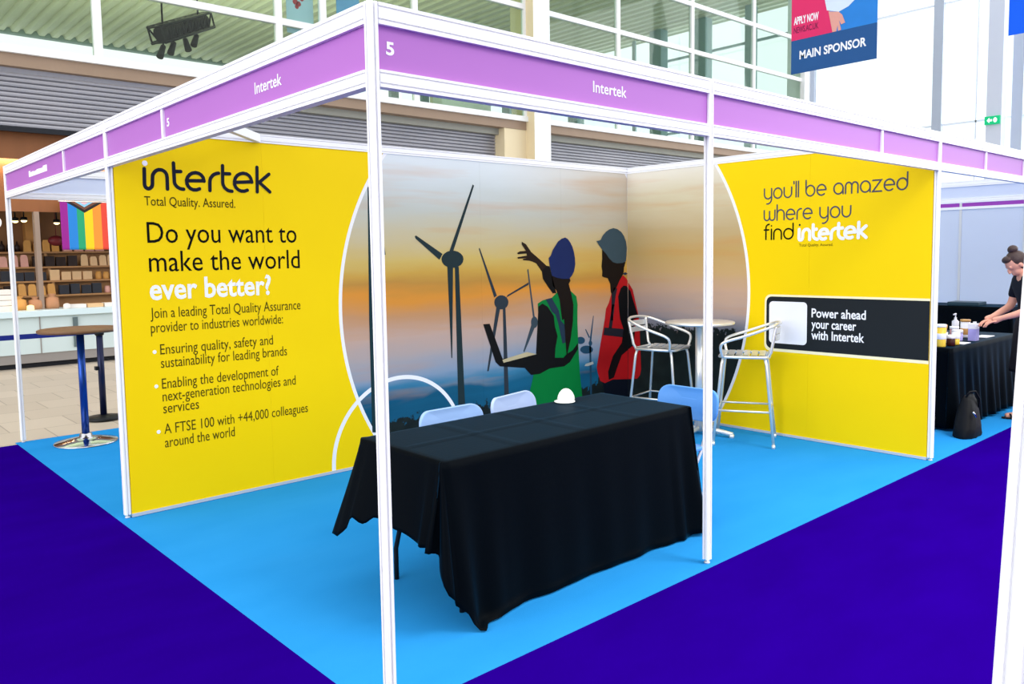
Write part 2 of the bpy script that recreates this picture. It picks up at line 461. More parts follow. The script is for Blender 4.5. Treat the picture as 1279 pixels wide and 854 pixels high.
for s_ in (0.15, 0.85):
    p = A + (B - A)*s_ + uz*.16
    MB().tube([p, (p.x, p.y, 10.55)], 0.02, 6).build('hanger_rod', BLACK, rg)
# notices behind the upper glass
PALEB = mat('pale_blue_paper', (196, 216, 236), 0.6, 0, 0.05, 3); REDP = mat('red_dot', (190, 60, 70), 0.6, 0, 0.1, 5)
pn = thing('notice_poster', 'pale blue notice with a red flower motif behind upper left glass', 'poster', (6.2, 12.05, 6.2))
MB().box(5.93, 6.50, 12.03, 12.045, 5.95, 6.85).build('sheet', PALEB, pn)
q = MB()
for a, b, r in ((6.12, 6.55, .055), (6.19, 6.52, .05), (6.26, 6.62, .04), (6.15, 6.46, .04)):
    q.prism([(a + r*math.cos(k*PI/8), b + r*math.sin(k*PI/8)) for k in range(16)], lambda u, v, d: (u, 12.028 - d, v), 0, 0.001)
q.build('printed_motif', REDP, pn)
tag(MB().box(7.02, 7.55, 12.03, 12.045, 6.3, 7.0).build('notice_poster', mat('blue_paper', (120, 170, 224), 0.6, 0, 0.05, 3)),
    'plain mid blue notice behind the upper glass right of the flower notice', 'poster')

# ------------------------------------------------------------------ hanging banners
def banner_sponsor():
    r = thing('hanging_banner', 'hanging pink and navy banner lettered MAIN SPONSOR with a hand in a white sleeve', 'banner', (14, 5.26, 5.2))
    NAVY = mat('banner_navy', (32, 84, 142), 0.7, 0, 0.06, 2); PINK = mat('banner_pink', (222, 44, 104), 0.7, 0, 0.04, 2)
    SKY = mat('banner_blue', (40, 130, 214), 0.7, 0, 0.12, 3); SLV = mat('banner_sleeve', (214, 228, 246), 0.7, 0, 0.06, 4); SKN = mat('banner_skin', (224, 160, 148), 0.7, 0, 0.08, 6)
    y0, y1, zb, zt = 6.125, 4.41, 5.20, 8.2
    yy = lambda u: y0 + (y1 - y0)*u           # u 0..1 left to right as seen
    fl = lambda a, b, d: (14.0 - d, a, b)
    mb = MB(); mb.box(14.0, 14.012, y1, y0, zb, 5.86); mb.build('navy_band', NAVY, r)
    mb = MB(); mb.box(14.0, 14.012, y1, y0, 5.86, zt); mb.build('picture', SKY, r)
    P = lambda pts: [(yy(u), z) for u, z in pts]
    MB().prism(P([(0, 5.86), (.50, 5.86), (.385, 7.0), (.30, zt), (0, zt)]), fl, .0005, .002).build('pink_field', PINK, r)
    MB().prism(P([(.39, 6.62), (.43, 6.30), (.57, 6.22), (.68, 6.28), (.80, 6.44), (.88, 6.66), (.95, zt), (.32, zt)]), fl, .0025, .004).build('printed_sleeve', SLV, r)
    MB().prism(P([(.45, 6.27), (.57, 6.22), (.61, 6.15), (.645, 5.99), (.60, 5.97), (.575, 6.06), (.60, 5.87), (.565, 5.86), (.56, 5.97), (.545, 5.86), (.50, 5.86)]), fl, .0045, .006).build('printed_hand', SKN, r)
    text('MAIN SPONSOR', 'lettering', PRINT_W, r, (14, yy(.105), 5.475), (0,-1,0), (0,0,1), 0.165, 1.34, 0.028, 0.002)
    text('APPLY NOW', 'lettering', PRINT_W, r, (14, yy(.03), 6.17), (0,-1,0), (0,0,1), 0.15, 0.52, 0.03, 0.003)
    text('NEWS.AC.UK', 'lettering', mat('banner_maroon', (120, 20, 70), 0.7), r, (14, yy(.03), 6.0), (0,-1,0), (0,0,1), 0.12, 0.52, 0.02, 0.003)
    MB().tube([(14.006, y1 - .04, zt), (14.006, y0 + .04, zt)], 0.03, 10).build('top_bar', WHITE_D, r)
    for y in (y0 - .2, y1 + .2): MB().tube([(14.006, y, zt), (14.006, y, 13.5)], 0.006, 6).build('cable', BLACK, r)
banner_sponsor()
bb = thing('hanging_banner', 'plain bright blue banner hanging at the top right edge', 'banner', (16, 2.0, 5.62))
MB().box(16, 16.012, 1.1, 2.83, 5.61, 8.6).build('sheet', mat('bright_blue_banner', (0, 96, 236), 0.7, 0, 0.04, 2), bb)
MB().tube([(16.006, 1.06, 8.6), (16.006, 2.87, 8.6)], 0.03, 10).build('top_bar', WHITE_D, bb)
for y in (1.3, 2.6): MB().tube([(16.006, y, 8.6), (16.006, y, 13.5)], 0.006, 6).build('cable', BLACK, bb)
struct(MB().box(13.9, 14.1, -6, Yf, 13.5, 13.8).box(15.9, 16.1, -6, Yf, 13.5, 13.8).build('ceiling_beam', FW))

# printed artwork outlines, metres on the walls: (part, colour, layer, wall 0 back / 1 right, points)
POLY = [
 ('printed_turbine', 't0', 1, 0, [(1.862, 2.18), (1.899, 2.193), (1.907, 1.147), (1.899, 0.254), (1.84, 0.264), (1.841, 1.151)]),
 ('printed_turbine', 't0', 2, 0, [(1.89, 2.156), (1.942, 2.171), (2.01, 1.66), (1.987, 1.66)]),
 ('printed_turbine', 't0', 2, 0, [(1.89, 2.156), (1.934, 2.158), (1.965, 2.418), (1.954, 2.418)]),
 ('printed_turbine', 't0', 3, 0, [(1.956, 2.153), (1.953, 2.14), (1.945, 2.128), (1.933, 2.12), (1.918, 2.115), (1.903, 2.114), (1.889, 2.118), (1.877, 2.126), (1.87, 2.137), (1.868, 2.149), (1.871, 2.162), (1.879, 2.173), (1.891, 2.182), (1.905, 2.187), (1.921, 2.188), (1.935, 2.184), (1.946, 2.176), (1.954, 2.165)]),
 ('printed_turbine.a', 't1', 1, 0, [(2.704, 1.55), (2.747, 1.549), (2.785, 0.357), (2.71, 0.367)]),
 ('printed_turbine.a', 't1', 2, 0, [(2.623, 1.552), (2.684, 1.544), (2.655, 0.777), (2.646, 0.778)]),
 ('printed_turbine.a', 't1', 2, 0, [(2.646, 1.677), (2.688, 1.676), (2.933, 2.241), (2.918, 2.251)]),
 ('printed_turbine.a', 't1', 2, 0, [(2.541, 1.612), (2.576, 1.66), (2.311, 1.812), (2.296, 1.807), (2.305, 1.786)]),
 ('printed_turbine.a', 't1', 3, 0, [(2.8, 1.613), (2.792, 1.588), (2.771, 1.566), (2.738, 1.55), (2.699, 1.542), (2.658, 1.543), (2.62, 1.553), (2.589, 1.569), (2.57, 1.592), (2.563, 1.616), (2.571, 1.641), (2.592, 1.662), (2.623, 1.678), (2.662, 1.687), (2.703, 1.686), (2.742, 1.677), (2.773, 1.66), (2.794, 1.638)]),
 ('printed_turbine.b', 't2', 1, 0, [(3.242, 1.175), (3.274, 1.173), (3.3, 0.311), (3.243, 0.318)]),
 ('printed_turbine.b', 't2', 2, 0, [(3.164, 1.179), (3.211, 1.176), (3.062, 0.62), (3.043, 0.622)]),
 ('printed_turbine.b', 't2', 2, 0, [(3.141, 1.269), (3.173, 1.284), (2.982, 1.71), (2.973, 1.701)]),
 ('printed_turbine.b', 't2', 2, 0, [(3.282, 1.262), (3.302, 1.285), (3.565, 1.389), (3.564, 1.367)]),
 ('printed_turbine.b', 't2', 3, 0, [(3.31, 1.218), (3.304, 1.197), (3.289, 1.178), (3.266, 1.165), (3.238, 1.159), (3.209, 1.161), (3.181, 1.17), (3.159, 1.185), (3.145, 1.205), (3.141, 1.227), (3.146, 1.248), (3.161, 1.266), (3.184, 1.279), (3.211, 1.286), (3.241, 1.284), (3.268, 1.275), (3.291, 1.26), (3.305, 1.24)]),
 ('printed_turbine.c', 't3', 1, 0, [(3.616, 1.056), (3.639, 1.055), (3.564, 1.514), (3.55, 1.505)]),
 ('printed_turbine.c', 't3', 1, 0, [(3.598, 1.009), (3.645, 0.981), (3.499, 0.749), (3.486, 0.759)]),
 ('printed_turbine.c', 't3', 2, 0, [(3.676, 1.013), (3.673, 0.995), (3.665, 0.979), (3.653, 0.968), (3.639, 0.963), (3.623, 0.964), (3.609, 0.971), (3.598, 0.984), (3.59, 1.001), (3.588, 1.019), (3.591, 1.037), (3.599, 1.053), (3.611, 1.064), (3.625, 1.07), (3.64, 1.069), (3.655, 1.061), (3.666, 1.049), (3.674, 1.032)]),
 ('printed_turbine.d', 't4', 1, 0, [(4.385, 0.762), (4.412, 0.76), (4.455, 1.025), (4.446, 1.027)]),
 ('printed_turbine.d', 't4', 1, 0, [(4.382, 0.807), (4.396, 0.817), (4.337, 0.903), (4.327, 0.897)]),
 ('printed_turbine.d', 't4', 1, 0, [(4.385, 0.762), (4.412, 0.76), (4.419, 0.238), (4.393, 0.242)]),
 ('printed_turbine.d', 't4', 2, 0, [(4.428, 0.753), (4.427, 0.744), (4.422, 0.736), (4.415, 0.731), (4.406, 0.728), (4.397, 0.729), (4.388, 0.733), (4.381, 0.74), (4.377, 0.748), (4.375, 0.757), (4.377, 0.766), (4.382, 0.774), (4.389, 0.78), (4.397, 0.782), (4.407, 0.781), (4.415, 0.777), (4.422, 0.771), (4.427, 0.762)]),
 ('printed_turbine.d', 't4', 1, 0, [(4.323, 0.789), (4.319, 0.777), (4.308, 0.767), (4.291, 0.761), (4.271, 0.758), (4.249, 0.76), (4.229, 0.766), (4.213, 0.775), (4.202, 0.787), (4.198, 0.8), (4.202, 0.812), (4.213, 0.822), (4.23, 0.828), (4.25, 0.831), (4.272, 0.829), (4.292, 0.823), (4.308, 0.814), (4.319, 0.802)]),
 ('printed_turbine.d', 't4', 1, 0, [(4.441, 0.688), (4.435, 0.674), (4.418, 0.663), (4.392, 0.657), (4.361, 0.655), (4.328, 0.658), (4.298, 0.665), (4.273, 0.677), (4.257, 0.69), (4.251, 0.705), (4.257, 0.718), (4.274, 0.729), (4.299, 0.736), (4.329, 0.738), (4.362, 0.735), (4.393, 0.727), (4.418, 0.716), (4.435, 0.702)]),
 ('printed_turbine.d', 'roof', 2, 0, [(4.313, 0.535), (4.33, 0.556), (4.438, 0.568), (4.449, 0.542), (4.363, 0.53)]),
 ('printed_worker', 'green', 3, 0, [(3.678, 1.188), (3.739, 1.214), (3.862, 1.233), (3.933, 1.278), (4.017, 1.294), (4.118, 1.29), (4.204, 1.231), (4.221, 1.15), (4.217, 1.074), (4.216, 0.968), (4.222, 0.808), (4.241, 0.487), (4.277, 0.225), (4.283, 0.105), (3.464, 0.22), (3.535, 0.311), (3.567, 0.393), (3.608, 0.515), (3.647, 0.724), (3.682, 1.105)]),
 ('printed_worker', 'skin', 4, 0, [(3.485, 1.76), (3.536, 1.739), (3.6, 1.668), (3.692, 1.609), (3.799, 1.536), (3.837, 1.53), (3.866, 1.442), (3.925, 1.274), (3.877, 1.276), (3.809, 1.347), (3.749, 1.416), (3.737, 1.484), (3.664, 1.562), (3.612, 1.58), (3.572, 1.588), (3.495, 1.594), (3.497, 1.605), (3.547, 1.612), (3.433, 1.608), (3.426, 1.621), (3.547, 1.635), (3.541, 1.654), (3.434, 1.648), (3.425, 1.66), (3.458, 1.674), (3.535, 1.678), (3.484, 1.736)]),
 ('printed_worker', 'black', 5, 0, [(3.799, 1.536), (3.837, 1.53), (3.866, 1.442), (3.925, 1.274), (3.877, 1.276), (3.809, 1.347), (3.749, 1.416), (3.74, 1.494)]),
 ('printed_worker', 'strap', 4, 0, [(3.78, 1.222), (3.862, 1.233), (3.958, 1.105), (3.982, 1.01), (4.041, 0.959), (4.042, 0.792), (4.001, 0.785), (3.945, 0.986), (3.91, 1.071), (3.86, 1.101), (3.813, 1.181)]),
 ('printed_worker', 'black', 4, 0, [(3.738, 1.185), (3.806, 1.152), (3.887, 1.06), (3.901, 0.958), (3.936, 0.863), (3.905, 0.752), (3.896, 0.659), (4.014, 0.648), (4.025, 0.563), (3.822, 0.563), (3.692, 0.526), (3.58, 0.528), (3.499, 0.603), (3.194, 0.649), (3.144, 0.693), (3.007, 1.041), (3.082, 1.04), (3.228, 0.714), (3.646, 0.712), (3.682, 1.105), (3.684, 1.159)]),
 ('printed_worker', 'black', 4, 0, [(4.014, 0.648), (4.06, 0.68), (4.144, 0.709), (4.217, 0.772), (4.22, 0.713), (4.104, 0.597), (4.025, 0.563)]),
 ('printed_worker', 'cream', 5, 0, [(3.225, 0.705), (3.238, 0.677), (3.656, 0.717), (3.529, 0.747)]),
 ('printed_worker', 'hair', 5, 0, [(3.863, 1.442), (3.942, 1.42), (4.112, 1.41), (4.122, 1.385), (4.097, 1.356), (4.132, 1.255), (4.159, 1.153), (4.15, 0.999), (4.155, 1.014), (4.115, 0.817), (4.059, 0.654), (4.046, 0.77), (4.027, 1.022), (3.999, 1.009), (3.967, 1.213), (3.926, 1.303), (3.878, 1.344)]),
 ('printed_worker', 'helmet_blue', 6, 0, [(4.053, 1.801), (4.004, 1.789), (3.954, 1.762), (3.883, 1.684), (3.855, 1.631), (3.827, 1.607), (3.833, 1.574), (3.84, 1.53), (3.866, 1.442), (3.935, 1.42), (4.019, 1.406), (4.105, 1.405), (4.141, 1.434), (4.171, 1.473), (4.191, 1.542), (4.187, 1.602), (4.173, 1.662), (4.152, 1.712), (4.124, 1.752), (4.089, 1.786)]),
 ('printed_worker.a', 'red', 3, 0, [(4.869, 1.409), (4.914, 1.413), (4.958, 1.383), (4.996, 1.341), (4.99, 0.329), (4.737, 0.352), (4.614, 0.329), (4.546, 0.36), (4.512, 0.433), (4.493, 0.503), (4.532, 0.659), (4.567, 0.792), (4.62, 0.982), (4.639, 1.084), (4.682, 1.141), (4.718, 1.219), (4.762, 1.309)]),
 ('printed_worker.a', 'red', 3, 1, [(2.967, 1.342), (2.909, 1.267), (2.844, 1.037), (2.823, 0.946), (2.809, 0.608), (2.803, 0.445), (2.817, 0.385), (2.854, 0.346), (2.972, 0.331)]),
 ('printed_worker.a', 'jeans', 2, 0, [(4.58, 0.345), (4.737, 0.361), (4.99, 0.337), (4.987, -0.073), (4.611, -0.018), (4.63, 0.142)]),
 ('printed_worker.a', 'jeans', 2, 1, [(2.972, 0.338), (2.899, 0.348), (2.914, 0.103), (2.93, -0.065), (2.974, -0.071)]),
 ('printed_worker.a', 'hair', 4, 0, [(4.584, 1.681), (4.644, 1.653), (4.764, 1.56), (4.95, 1.551), (4.923, 1.494), (4.914, 1.431), (4.851, 1.363), (4.806, 1.296), (4.726, 1.23), (4.713, 1.254), (4.706, 1.334), (4.667, 1.394), (4.616, 1.403), (4.582, 1.415), (4.587, 1.462), (4.574, 1.513), (4.585, 1.586)]),
 ('printed_worker.a', 'black', 5, 0, [(4.913, 1.309), (4.958, 1.304), (4.996, 1.277), (4.992, 0.64), (4.881, 0.591), (4.808, 0.47), (4.754, 0.371), (4.675, 0.357), (4.664, 0.439), (4.739, 0.593), (4.882, 0.72), (4.91, 0.858), (4.857, 0.967), (4.84, 1.063), (4.828, 1.203), (4.868, 1.282)]),
 ('printed_worker.a', 'black', 5, 1, [(2.967, 1.278), (2.939, 1.255), (2.881, 1.106), (2.83, 0.98), (2.896, 0.963), (2.882, 0.824), (2.897, 0.694), (2.97, 0.642)]),
 ('printed_worker.a', 'strap2', 4, 0, [(4.611, 0.897), (4.91, 0.861), (4.897, 0.775), (4.593, 0.822)]),
 ('printed_worker.a', 'strap2', 4, 0, [(4.734, 1.124), (4.775, 1.122), (4.729, 0.881), (4.676, 0.885)]),
 ('printed_worker.a', 'strap2', 4, 0, [(4.726, 1.23), (4.765, 1.297), (4.815, 1.284), (4.788, 1.204), (4.775, 1.136), (4.734, 1.046), (4.75, 0.96), (4.715, 0.962)]),
 ('printed_worker.a', 'helmet_grey', 6, 0, [(4.498, 1.768), (4.535, 1.771), (4.563, 1.779), (4.594, 1.821), (4.646, 1.861), (4.697, 1.884), (4.758, 1.897), (4.819, 1.888), (4.881, 1.859), (4.925, 1.817), (4.954, 1.765), (4.968, 1.696), (4.963, 1.615), (4.952, 1.557), (4.897, 1.542), (4.808, 1.541), (4.747, 1.554), (4.686, 1.596), (4.644, 1.639), (4.593, 1.676), (4.543, 1.721)]),
 ('printed_worker.a', 'strap', 6, 0, [(4.896, 1.431), (4.941, 1.447), (4.98, 1.431), (4.941, 1.416)]),
]
LOGO = [[(0.206, 2.226), (0.203, 2.135), (0.203, 2.131), (0.203, 2.124), (0.205, 2.118), (0.207, 2.112), (0.211, 2.107), (0.215, 2.104), (0.22, 2.102), (0.226, 2.101), (0.231, 2.102), (0.237, 2.105), (0.241, 2.109), (0.246, 2.114), (0.249, 2.12), (0.251, 2.126), (0.252, 2.133), (0.253, 2.155), (0.255, 2.181), (0.258, 2.192), (0.263, 2.201), (0.27, 2.21), (0.278, 2.217), (0.287, 2.222), (0.296, 2.225), (0.306, 2.225), (0.315, 2.224), (0.324, 2.22), (0.332, 2.215), (0.338, 2.207), (0.343, 2.198), (0.345, 2.188), (0.346, 2.177), (0.345, 2.104)], [(0.391, 2.273), (0.391, 2.162), (0.391, 2.157), (0.391, 2.151), (0.392, 2.145), (0.394, 2.139), (0.397, 2.134), (0.4, 2.129), (0.404, 2.124), (0.408, 2.12), (0.413, 2.117), (0.418, 2.114), (0.424, 2.111), (0.43, 2.109), (0.436, 2.108), (0.442, 2.107), (0.449, 2.107)], [(0.393, 2.219), (0.435, 2.221)], [(0.481, 2.164), (0.578, 2.168)], [(0.587, 2.166), (0.586, 2.17), (0.581, 2.19), (0.569, 2.206), (0.552, 2.216), (0.531, 2.219), (0.51, 2.214), (0.492, 2.203), (0.478, 2.186), (0.471, 2.166), (0.472, 2.145), (0.48, 2.127), (0.494, 2.113), (0.513, 2.106), (0.534, 2.106), (0.554, 2.114)], [(0.624, 2.106), (0.626, 2.161), (0.627, 2.168), (0.628, 2.174), (0.63, 2.18), (0.632, 2.186), (0.635, 2.192), (0.639, 2.197), (0.643, 2.202), (0.647, 2.206), (0.652, 2.211), (0.658, 2.214), (0.664, 2.217), (0.67, 2.22), (0.676, 2.222), (0.682, 2.223), (0.688, 2.224)], [(0.718, 2.276), (0.714, 2.165), (0.714, 2.162), (0.715, 2.155), (0.716, 2.149), (0.719, 2.143), (0.721, 2.137), (0.725, 2.131), (0.729, 2.126), (0.734, 2.122), (0.739, 2.118), (0.744, 2.114), (0.75, 2.111), (0.757, 2.109), (0.764, 2.108), (0.77, 2.107), (0.777, 2.107)], [(0.717, 2.223), (0.766, 2.224)], [(0.81, 2.169), (0.914, 2.177)], [(0.922, 2.175), (0.921, 2.18), (0.915, 2.202), (0.903, 2.219), (0.884, 2.23), (0.861, 2.233), (0.839, 2.228), (0.819, 2.216), (0.804, 2.197), (0.797, 2.176), (0.797, 2.153), (0.806, 2.133), (0.822, 2.119), (0.842, 2.111), (0.865, 2.111), (0.887, 2.119)], [(0.964, 2.28), (0.959, 2.11)], [(1.051, 2.237), (0.977, 2.177), (1.053, 2.113)]]
DOT = (0.211, 2.261)

# ------------------------------------------------------------------ shell-scheme stand: posts
def post_profile(h=0.02, c=0.013, s=0.004, d=0.010):
    side = [(-c, -h), (-s, -h), (-s, -h + d), (s, -h + d), (s, -h), (c, -h)]
    out = []
    for k in range(4):
        a = k * PI / 2
        for x, y in side: out.append((x*math.cos(a) - y*math.sin(a), x*math.sin(a) + y*math.cos(a)))
    return out
def post_mesh(top=2.506):
    r = MB().prism(post_profile(), lambda a, b, d: (a, b, d), 0.022, top)
    return r
def make_post(loc, label, rz=0.0):
    t = thing('aluminium_post', label, 'post', loc, rz)
    post_mesh().build('upright', WHITE, t, world=False)
    MB().lathe([(0.016, 0), (0.016, 0.008), (0.008, 0.010), (0.008, 0.024)], seg=16).build('levelling_foot', WHITE_D, t, world=False)
    return t
p0 = make_post((0, 0, 0), 'white ribbed corner post nearest the camera between the two Intertek headers')
for loc, lab in (((2, 0, 0), 'white post at the right end of the black-clothed table'),
                 ((5, 0, 0), 'white end post of the right yellow wall with the black box graphic'),
                 ((0, 3, 0), 'white end post of the left yellow wall beside its large logo'),
                 ((0, 6, 0), 'far left white post beside the wooden-topped high table'),
                 ((5, 6, 0), 'white post hidden behind the mural wall'),
                 ((10, 0, 0), 'white front corner post of the next booth past the right edge'),
                 ((10, 3, 0), 'white back post of the next booth')):
    dup(p0, loc, 0, lab)

# header boards
def rail_profile(z0, z1):
    h = z1 - z0; g = 0.008; e = 0.006
    f = [(-0.02, z0)]
    for t in (0.22, 0.80): f += [(-0.02, z0 + h*t - e/2), (-0.02 + g, z0 + h*t - e/2), (-0.02 + g, z0 + h*t + e/2), (-0.02, z0 + h*t + e/2)]
    f += [(-0.02, z1)]
    return f + [(-x, z) for x, z in reversed(f)]
ZT0, ZT1, ZB0, ZB1 = 2.433, 2.506, 2.222, 2.281
def header(label, axis, fixed, a0, a1, gaps=0.02, dividers=(), pan=None, letters=()):
    """axis 'x': runs along x at y=fixed; axis 'y': runs along y at x=fixed"""
    mk = (lambda d, z, s: (s, fixed + d, z)) if axis == 'x' else (lambda d, z, s: (fixed + d, s, z))
    loc = (a0, fixed, ZB0) if axis == 'x' else (fixed, a0, ZB0)
    t = thing('header_board', label, 'header board', loc)
    b0, b1 = a0 + gaps, a1 - gaps
    for z0, z1 in ((ZT0, ZT1), (ZB0, ZB1)):
        MB().prism(rail_profile(z0, z1), mk, b0, b1).build('rail', WHITE, t)
    mb = MB()
    mb.prism([(-0.003, ZB1), (0.003, ZB1), (0.003, ZT0), (-0.003, ZT0)], mk, b0, b1); mb.build('panel', pan or PURPLE_F, t)
    for s in dividers:
        MB().prism([(-0.014, ZB1), (0.014, ZB1), (0.014, ZT0), (-0.014, ZT0)], mk, s - 0.014, s + 0.014).build('divider', WHITE, t)
    for body, pos, cap, w, bold in letters:
        if axis == 'x': text(body, 'lettering', PRINT_W, t, (pos, fixed - 0.0035, letters_z(cap)), (1,0,0), (0,0,1), cap, w, bold)
        else: text(body, 'lettering', PRINT_W, t, (fixed - 0.0035, pos, letters_z(cap)), (0,-1,0), (0,0,1), cap, w, bold)
    return t
letters_z = lambda cap: 2.339
header('purple header lettered 5 and Intertek above the front black-clothed table', 'x', 0, 0, 2, letters=(('5', 0.055, 0.045, 0.034, 0.03), ('Intertek', 1.122, 0.050, 0.226, 0.012)))
header('plain purple header between the post at the table and the right yellow wall', 'x', 0, 2, 5, dividers=(4,))
header('plain purple header of the next booth beyond the right yellow wall', 'x', 0, 5, 10, dividers=(6, 7, 8, 9))
header('purple header lettered 5 and Intertek left of the near corner post', 'y', 0, 0, 3, dividers=(2.0,), letters=(('5', 1.955, 0.042, 0.036, 0.03), ('Intertek', 0.905, 0.050, 0.246, 0.012)))
hb = header('pinkish purple header at far left with small blurred white lettering', 'y', 0, 3, 6, dividers=(4.0,))
mb = MB(); rnd_ = random.Random(3); yb = 5.11
for k in range(11):                                   # too blurred in the photo to read: a run of touching strokes
    w_ = 0.045 + 0.02*rnd_.random(); h_ = (0.048 if k in (0, 9, 10) else 0.032 + 0.008*rnd_.random())
    mb.box(-0.0045, -0.003, yb - w_ - 0.002, yb, 2.337, 2.337 + h_); yb -= w_
mb.build('lettering', PRINT_W, hb)
header('pale blank back of the header across the far side of the left stand', 'x', 6, 0, 5, pan=PANEL_W)
header('pale blank back of the header at the far side of the next booth', 'y', 10, 0, 3, pan=PANEL_W)
# diagonal brace from the left header to the back wall
br = thing('corner_brace', 'white diagonal brace bar joining the left header to the yellow back wall top', 'brace', (0.5, 2.5, 2.45))
A = Vector((0.052, 2.052, 0)); B = Vector((0.97, 2.965, 0)); nn = Vector((1, -1, 0)).normalized()*0.02
MB().prism([((A-nn).x, (A-nn).y), ((A+nn).x, (A+nn).y), ((B+nn).x, (B+nn).y), ((B-nn).x, (B-nn).y)], lambda a, b, d: (a, b, d), 2.45, 2.506).build('bar', WHITE, br)

# ------------------------------------------------------------------ printed walls
def print_mat(name, axis, cx, cz, r, ring2=None, side=0):
    m = bpy.data.materials.new(name); m.use_nodes = True; n = N(m); b = m.node_tree.nodes['Principled BSDF']
    b.inputs['Roughness'].default_value = 0.5; b.inputs['Specular IOR Level'].default_value = 0.12
    o = n.obj(); X, Y_, Z_ = n.xyz(o)
    a = X if axis == 'x' else Y_
    def dist(c0, c1):
        dx = n.math('SUBTRACT', a, c0); dz = n.math('SUBTRACT', Z_, c1)
        return n.math('SQRT', n.math('ADD', n.math('MULTIPLY', dx, dx), n.math('MULTIPLY', dz, dz)))
    d = dist(cx, cz)
    # sunset picture
    st = n.scalev(o, (0.5, 0.5, 2.6))
    c1 = n.noise(st, 1.5, 4); c2 = n.noise(n.scalev(o, (0.35, 0.35, 4.0)), 2.2, 3)
    zz = n.math('ADD', n.math('MULTIPLY', Z_, 0.4), n.math('MULTIPLY', n.math('SUBTRACT', c1, 0.5), 0.11))
    if side == 0:
        stops = [(0.0, (10, 62, 84)), (0.19, (14, 84, 116)), (0.235, (58, 122, 156)), (0.275, (128, 150, 174)), (0.34, (166, 158, 160)), (0.40, (188, 160, 146)),
                 (0.475, (190, 142, 100)), (0.525, (214, 142, 54)), (0.56, (184, 136, 62)), (0.60, (198, 158, 72)), (0.65, (202, 176, 100)), (0.71, (196, 182, 140)), (0.80, (188, 192, 182)), (0.88, (200, 208, 206)), (0.97, (216, 224, 226))]
    else:
        stops = [(0.0, (30, 40, 40)), (0.30, (60, 74, 84)), (0.39, (126, 128, 138)), (0.44, (162, 146, 142)), (0.50, (188, 158, 134)), (0.58, (194, 162, 112)),
                 (0.66, (190, 160, 100)), (0.76, (190, 168, 124)), (0.86, (210, 200, 168)), (0.97, (226, 220, 204))]
    sky = n.ramp(zz, stops)
    streak = n.math('MULTIPLY', n.math('SUBTRACT', c2, 0.52, None), 3.0, None, True)
    sky = n.mix(n.math('MULTIPLY', streak, 0.5), sky, lin((200, 138, 66)))
    if side == 0:
        gold = n.math('MULTIPLY', n.math('SUBTRACT', X, 3.2), 0.35, None, True)
        zg = n.math('MULTIPLY', n.math('SUBTRACT', Z_, 1.2), 1.0, None, True)
        sky = n.mix(n.math('MULTIPLY', n.math('MULTIPLY', gold, zg), 0.75), sky, lin((190, 152, 84)))
    tn = n.noise(o, 22, 3)
    if side == 0:
        hill = n.math('ADD', 0.52, n.math('MULTIPLY', n.math('SUBTRACT', n.noise(n.scalev(o, (1, 1, 0.0)), 1.3, 3), 0.5), 0.3))
        hm = n.math('MULTIPLY', n.math('SUBTRACT', hill, Z_), 30.0, None, True)
        sky = n.mix(hm, sky, n.mix(n.noise(n.scalev(o, (0.5, 1, 3)), 2.0, 3), lin((8, 66, 92)), lin((26, 104, 140))))
        rise = n.math('MULTIPLY', n.math('SUBTRACT', X, 4.45), 1.1, None, True)
        tl = n.math('ADD', 0.34, n.math('ADD', n.math('MULTIPLY', n.math('SUBTRACT', tn, 0.5), 0.22), n.math('MULTIPLY', rise, 0.85)))
    else:
        tl = n.math('ADD', 0.93, n.math('MULTIPLY', n.math('SUBTRACT', tn, 0.5), 0.28))
    tm = n.math('MULTIPLY', n.math('SUBTRACT', tl, Z_), 40.0, None, True)
    sky = n.mix(tm, sky, n.mix(n.noise(o, 9, 4), lin((12, 18, 20)), lin((34, 46, 44))))
    yel = n.mix(n.noise(o, 1.1, 2), lin((240, 204, 0)), lin((248, 214, 0)))
    inside = n.math('LESS_THAN', d, r)
    col = n.mix(inside, yel, sky)
    ring = n.math('LESS_THAN', n.math('ABSOLUTE', n.math('SUBTRACT', d, r)), 0.014)
    if ring2:
        d2 = dist(ring2[0], ring2[1])
        ring = n.math('MAXIMUM', ring, n.math('LESS_THAN', n.math('ABSOLUTE', n.math('SUBTRACT', d2, ring2[2])), 0.0165))
    col = n.mix(ring, col, lin((240, 240, 244)))
    m.node_tree.links.new(col, b.inputs['Base Color'])
    return m
MUR_B = print_mat('back_wall_print', 'x', 3.496, 1.229, 1.906, (2.117, 0.043, 0.6275), 0)
MUR_R = print_mat('right_wall_print', 'y', 3.769, 1.252, 2.197, None, 1)
bw = thing('display_wall', 'long back display wall with yellow Intertek text panel and sunset wind turbine mural', 'display wall', (0, 0, 0))
rw = thing('display_wall', "right display wall in yellow with you'll be amazed lettering and black box", 'display wall', (0, 0, 0))
for i in range(5):
    MB().box(i + (0.022 if i == 0 else 0.0004), i + 1 - 0.0004 - (0.02 if i == 4 else 0), 2.98, 3.0, 0.025, 2.45).build('printed_panel', MUR_B, bw)
MB().prism(rail_profile(2.45, 2.51), lambda d, z, s: (s, 2.995 + d, z), 0.022, 4.975).build('top_rail', WHITE, bw)
MB().box(0.022, 4.98, 2.975, 3.005, 0.003, 0.025).build('bottom_rail', WHITE_D, bw)
for i in range(3):
    MB().box(4.98, 5.0, i + (0.022 if i == 0 else 0.0004), i + 1 - 0.0004 - (0.021 if i == 2 else 0), 0.025, 2.45).build('printed_panel', MUR_R, rw)
    MB().box(5.001, 5.012, i + (0.022 if i == 0 else 0.0015), i + 1 - 0.0015, 0.025, 2.45).build('back_panel', PANEL_W, rw)
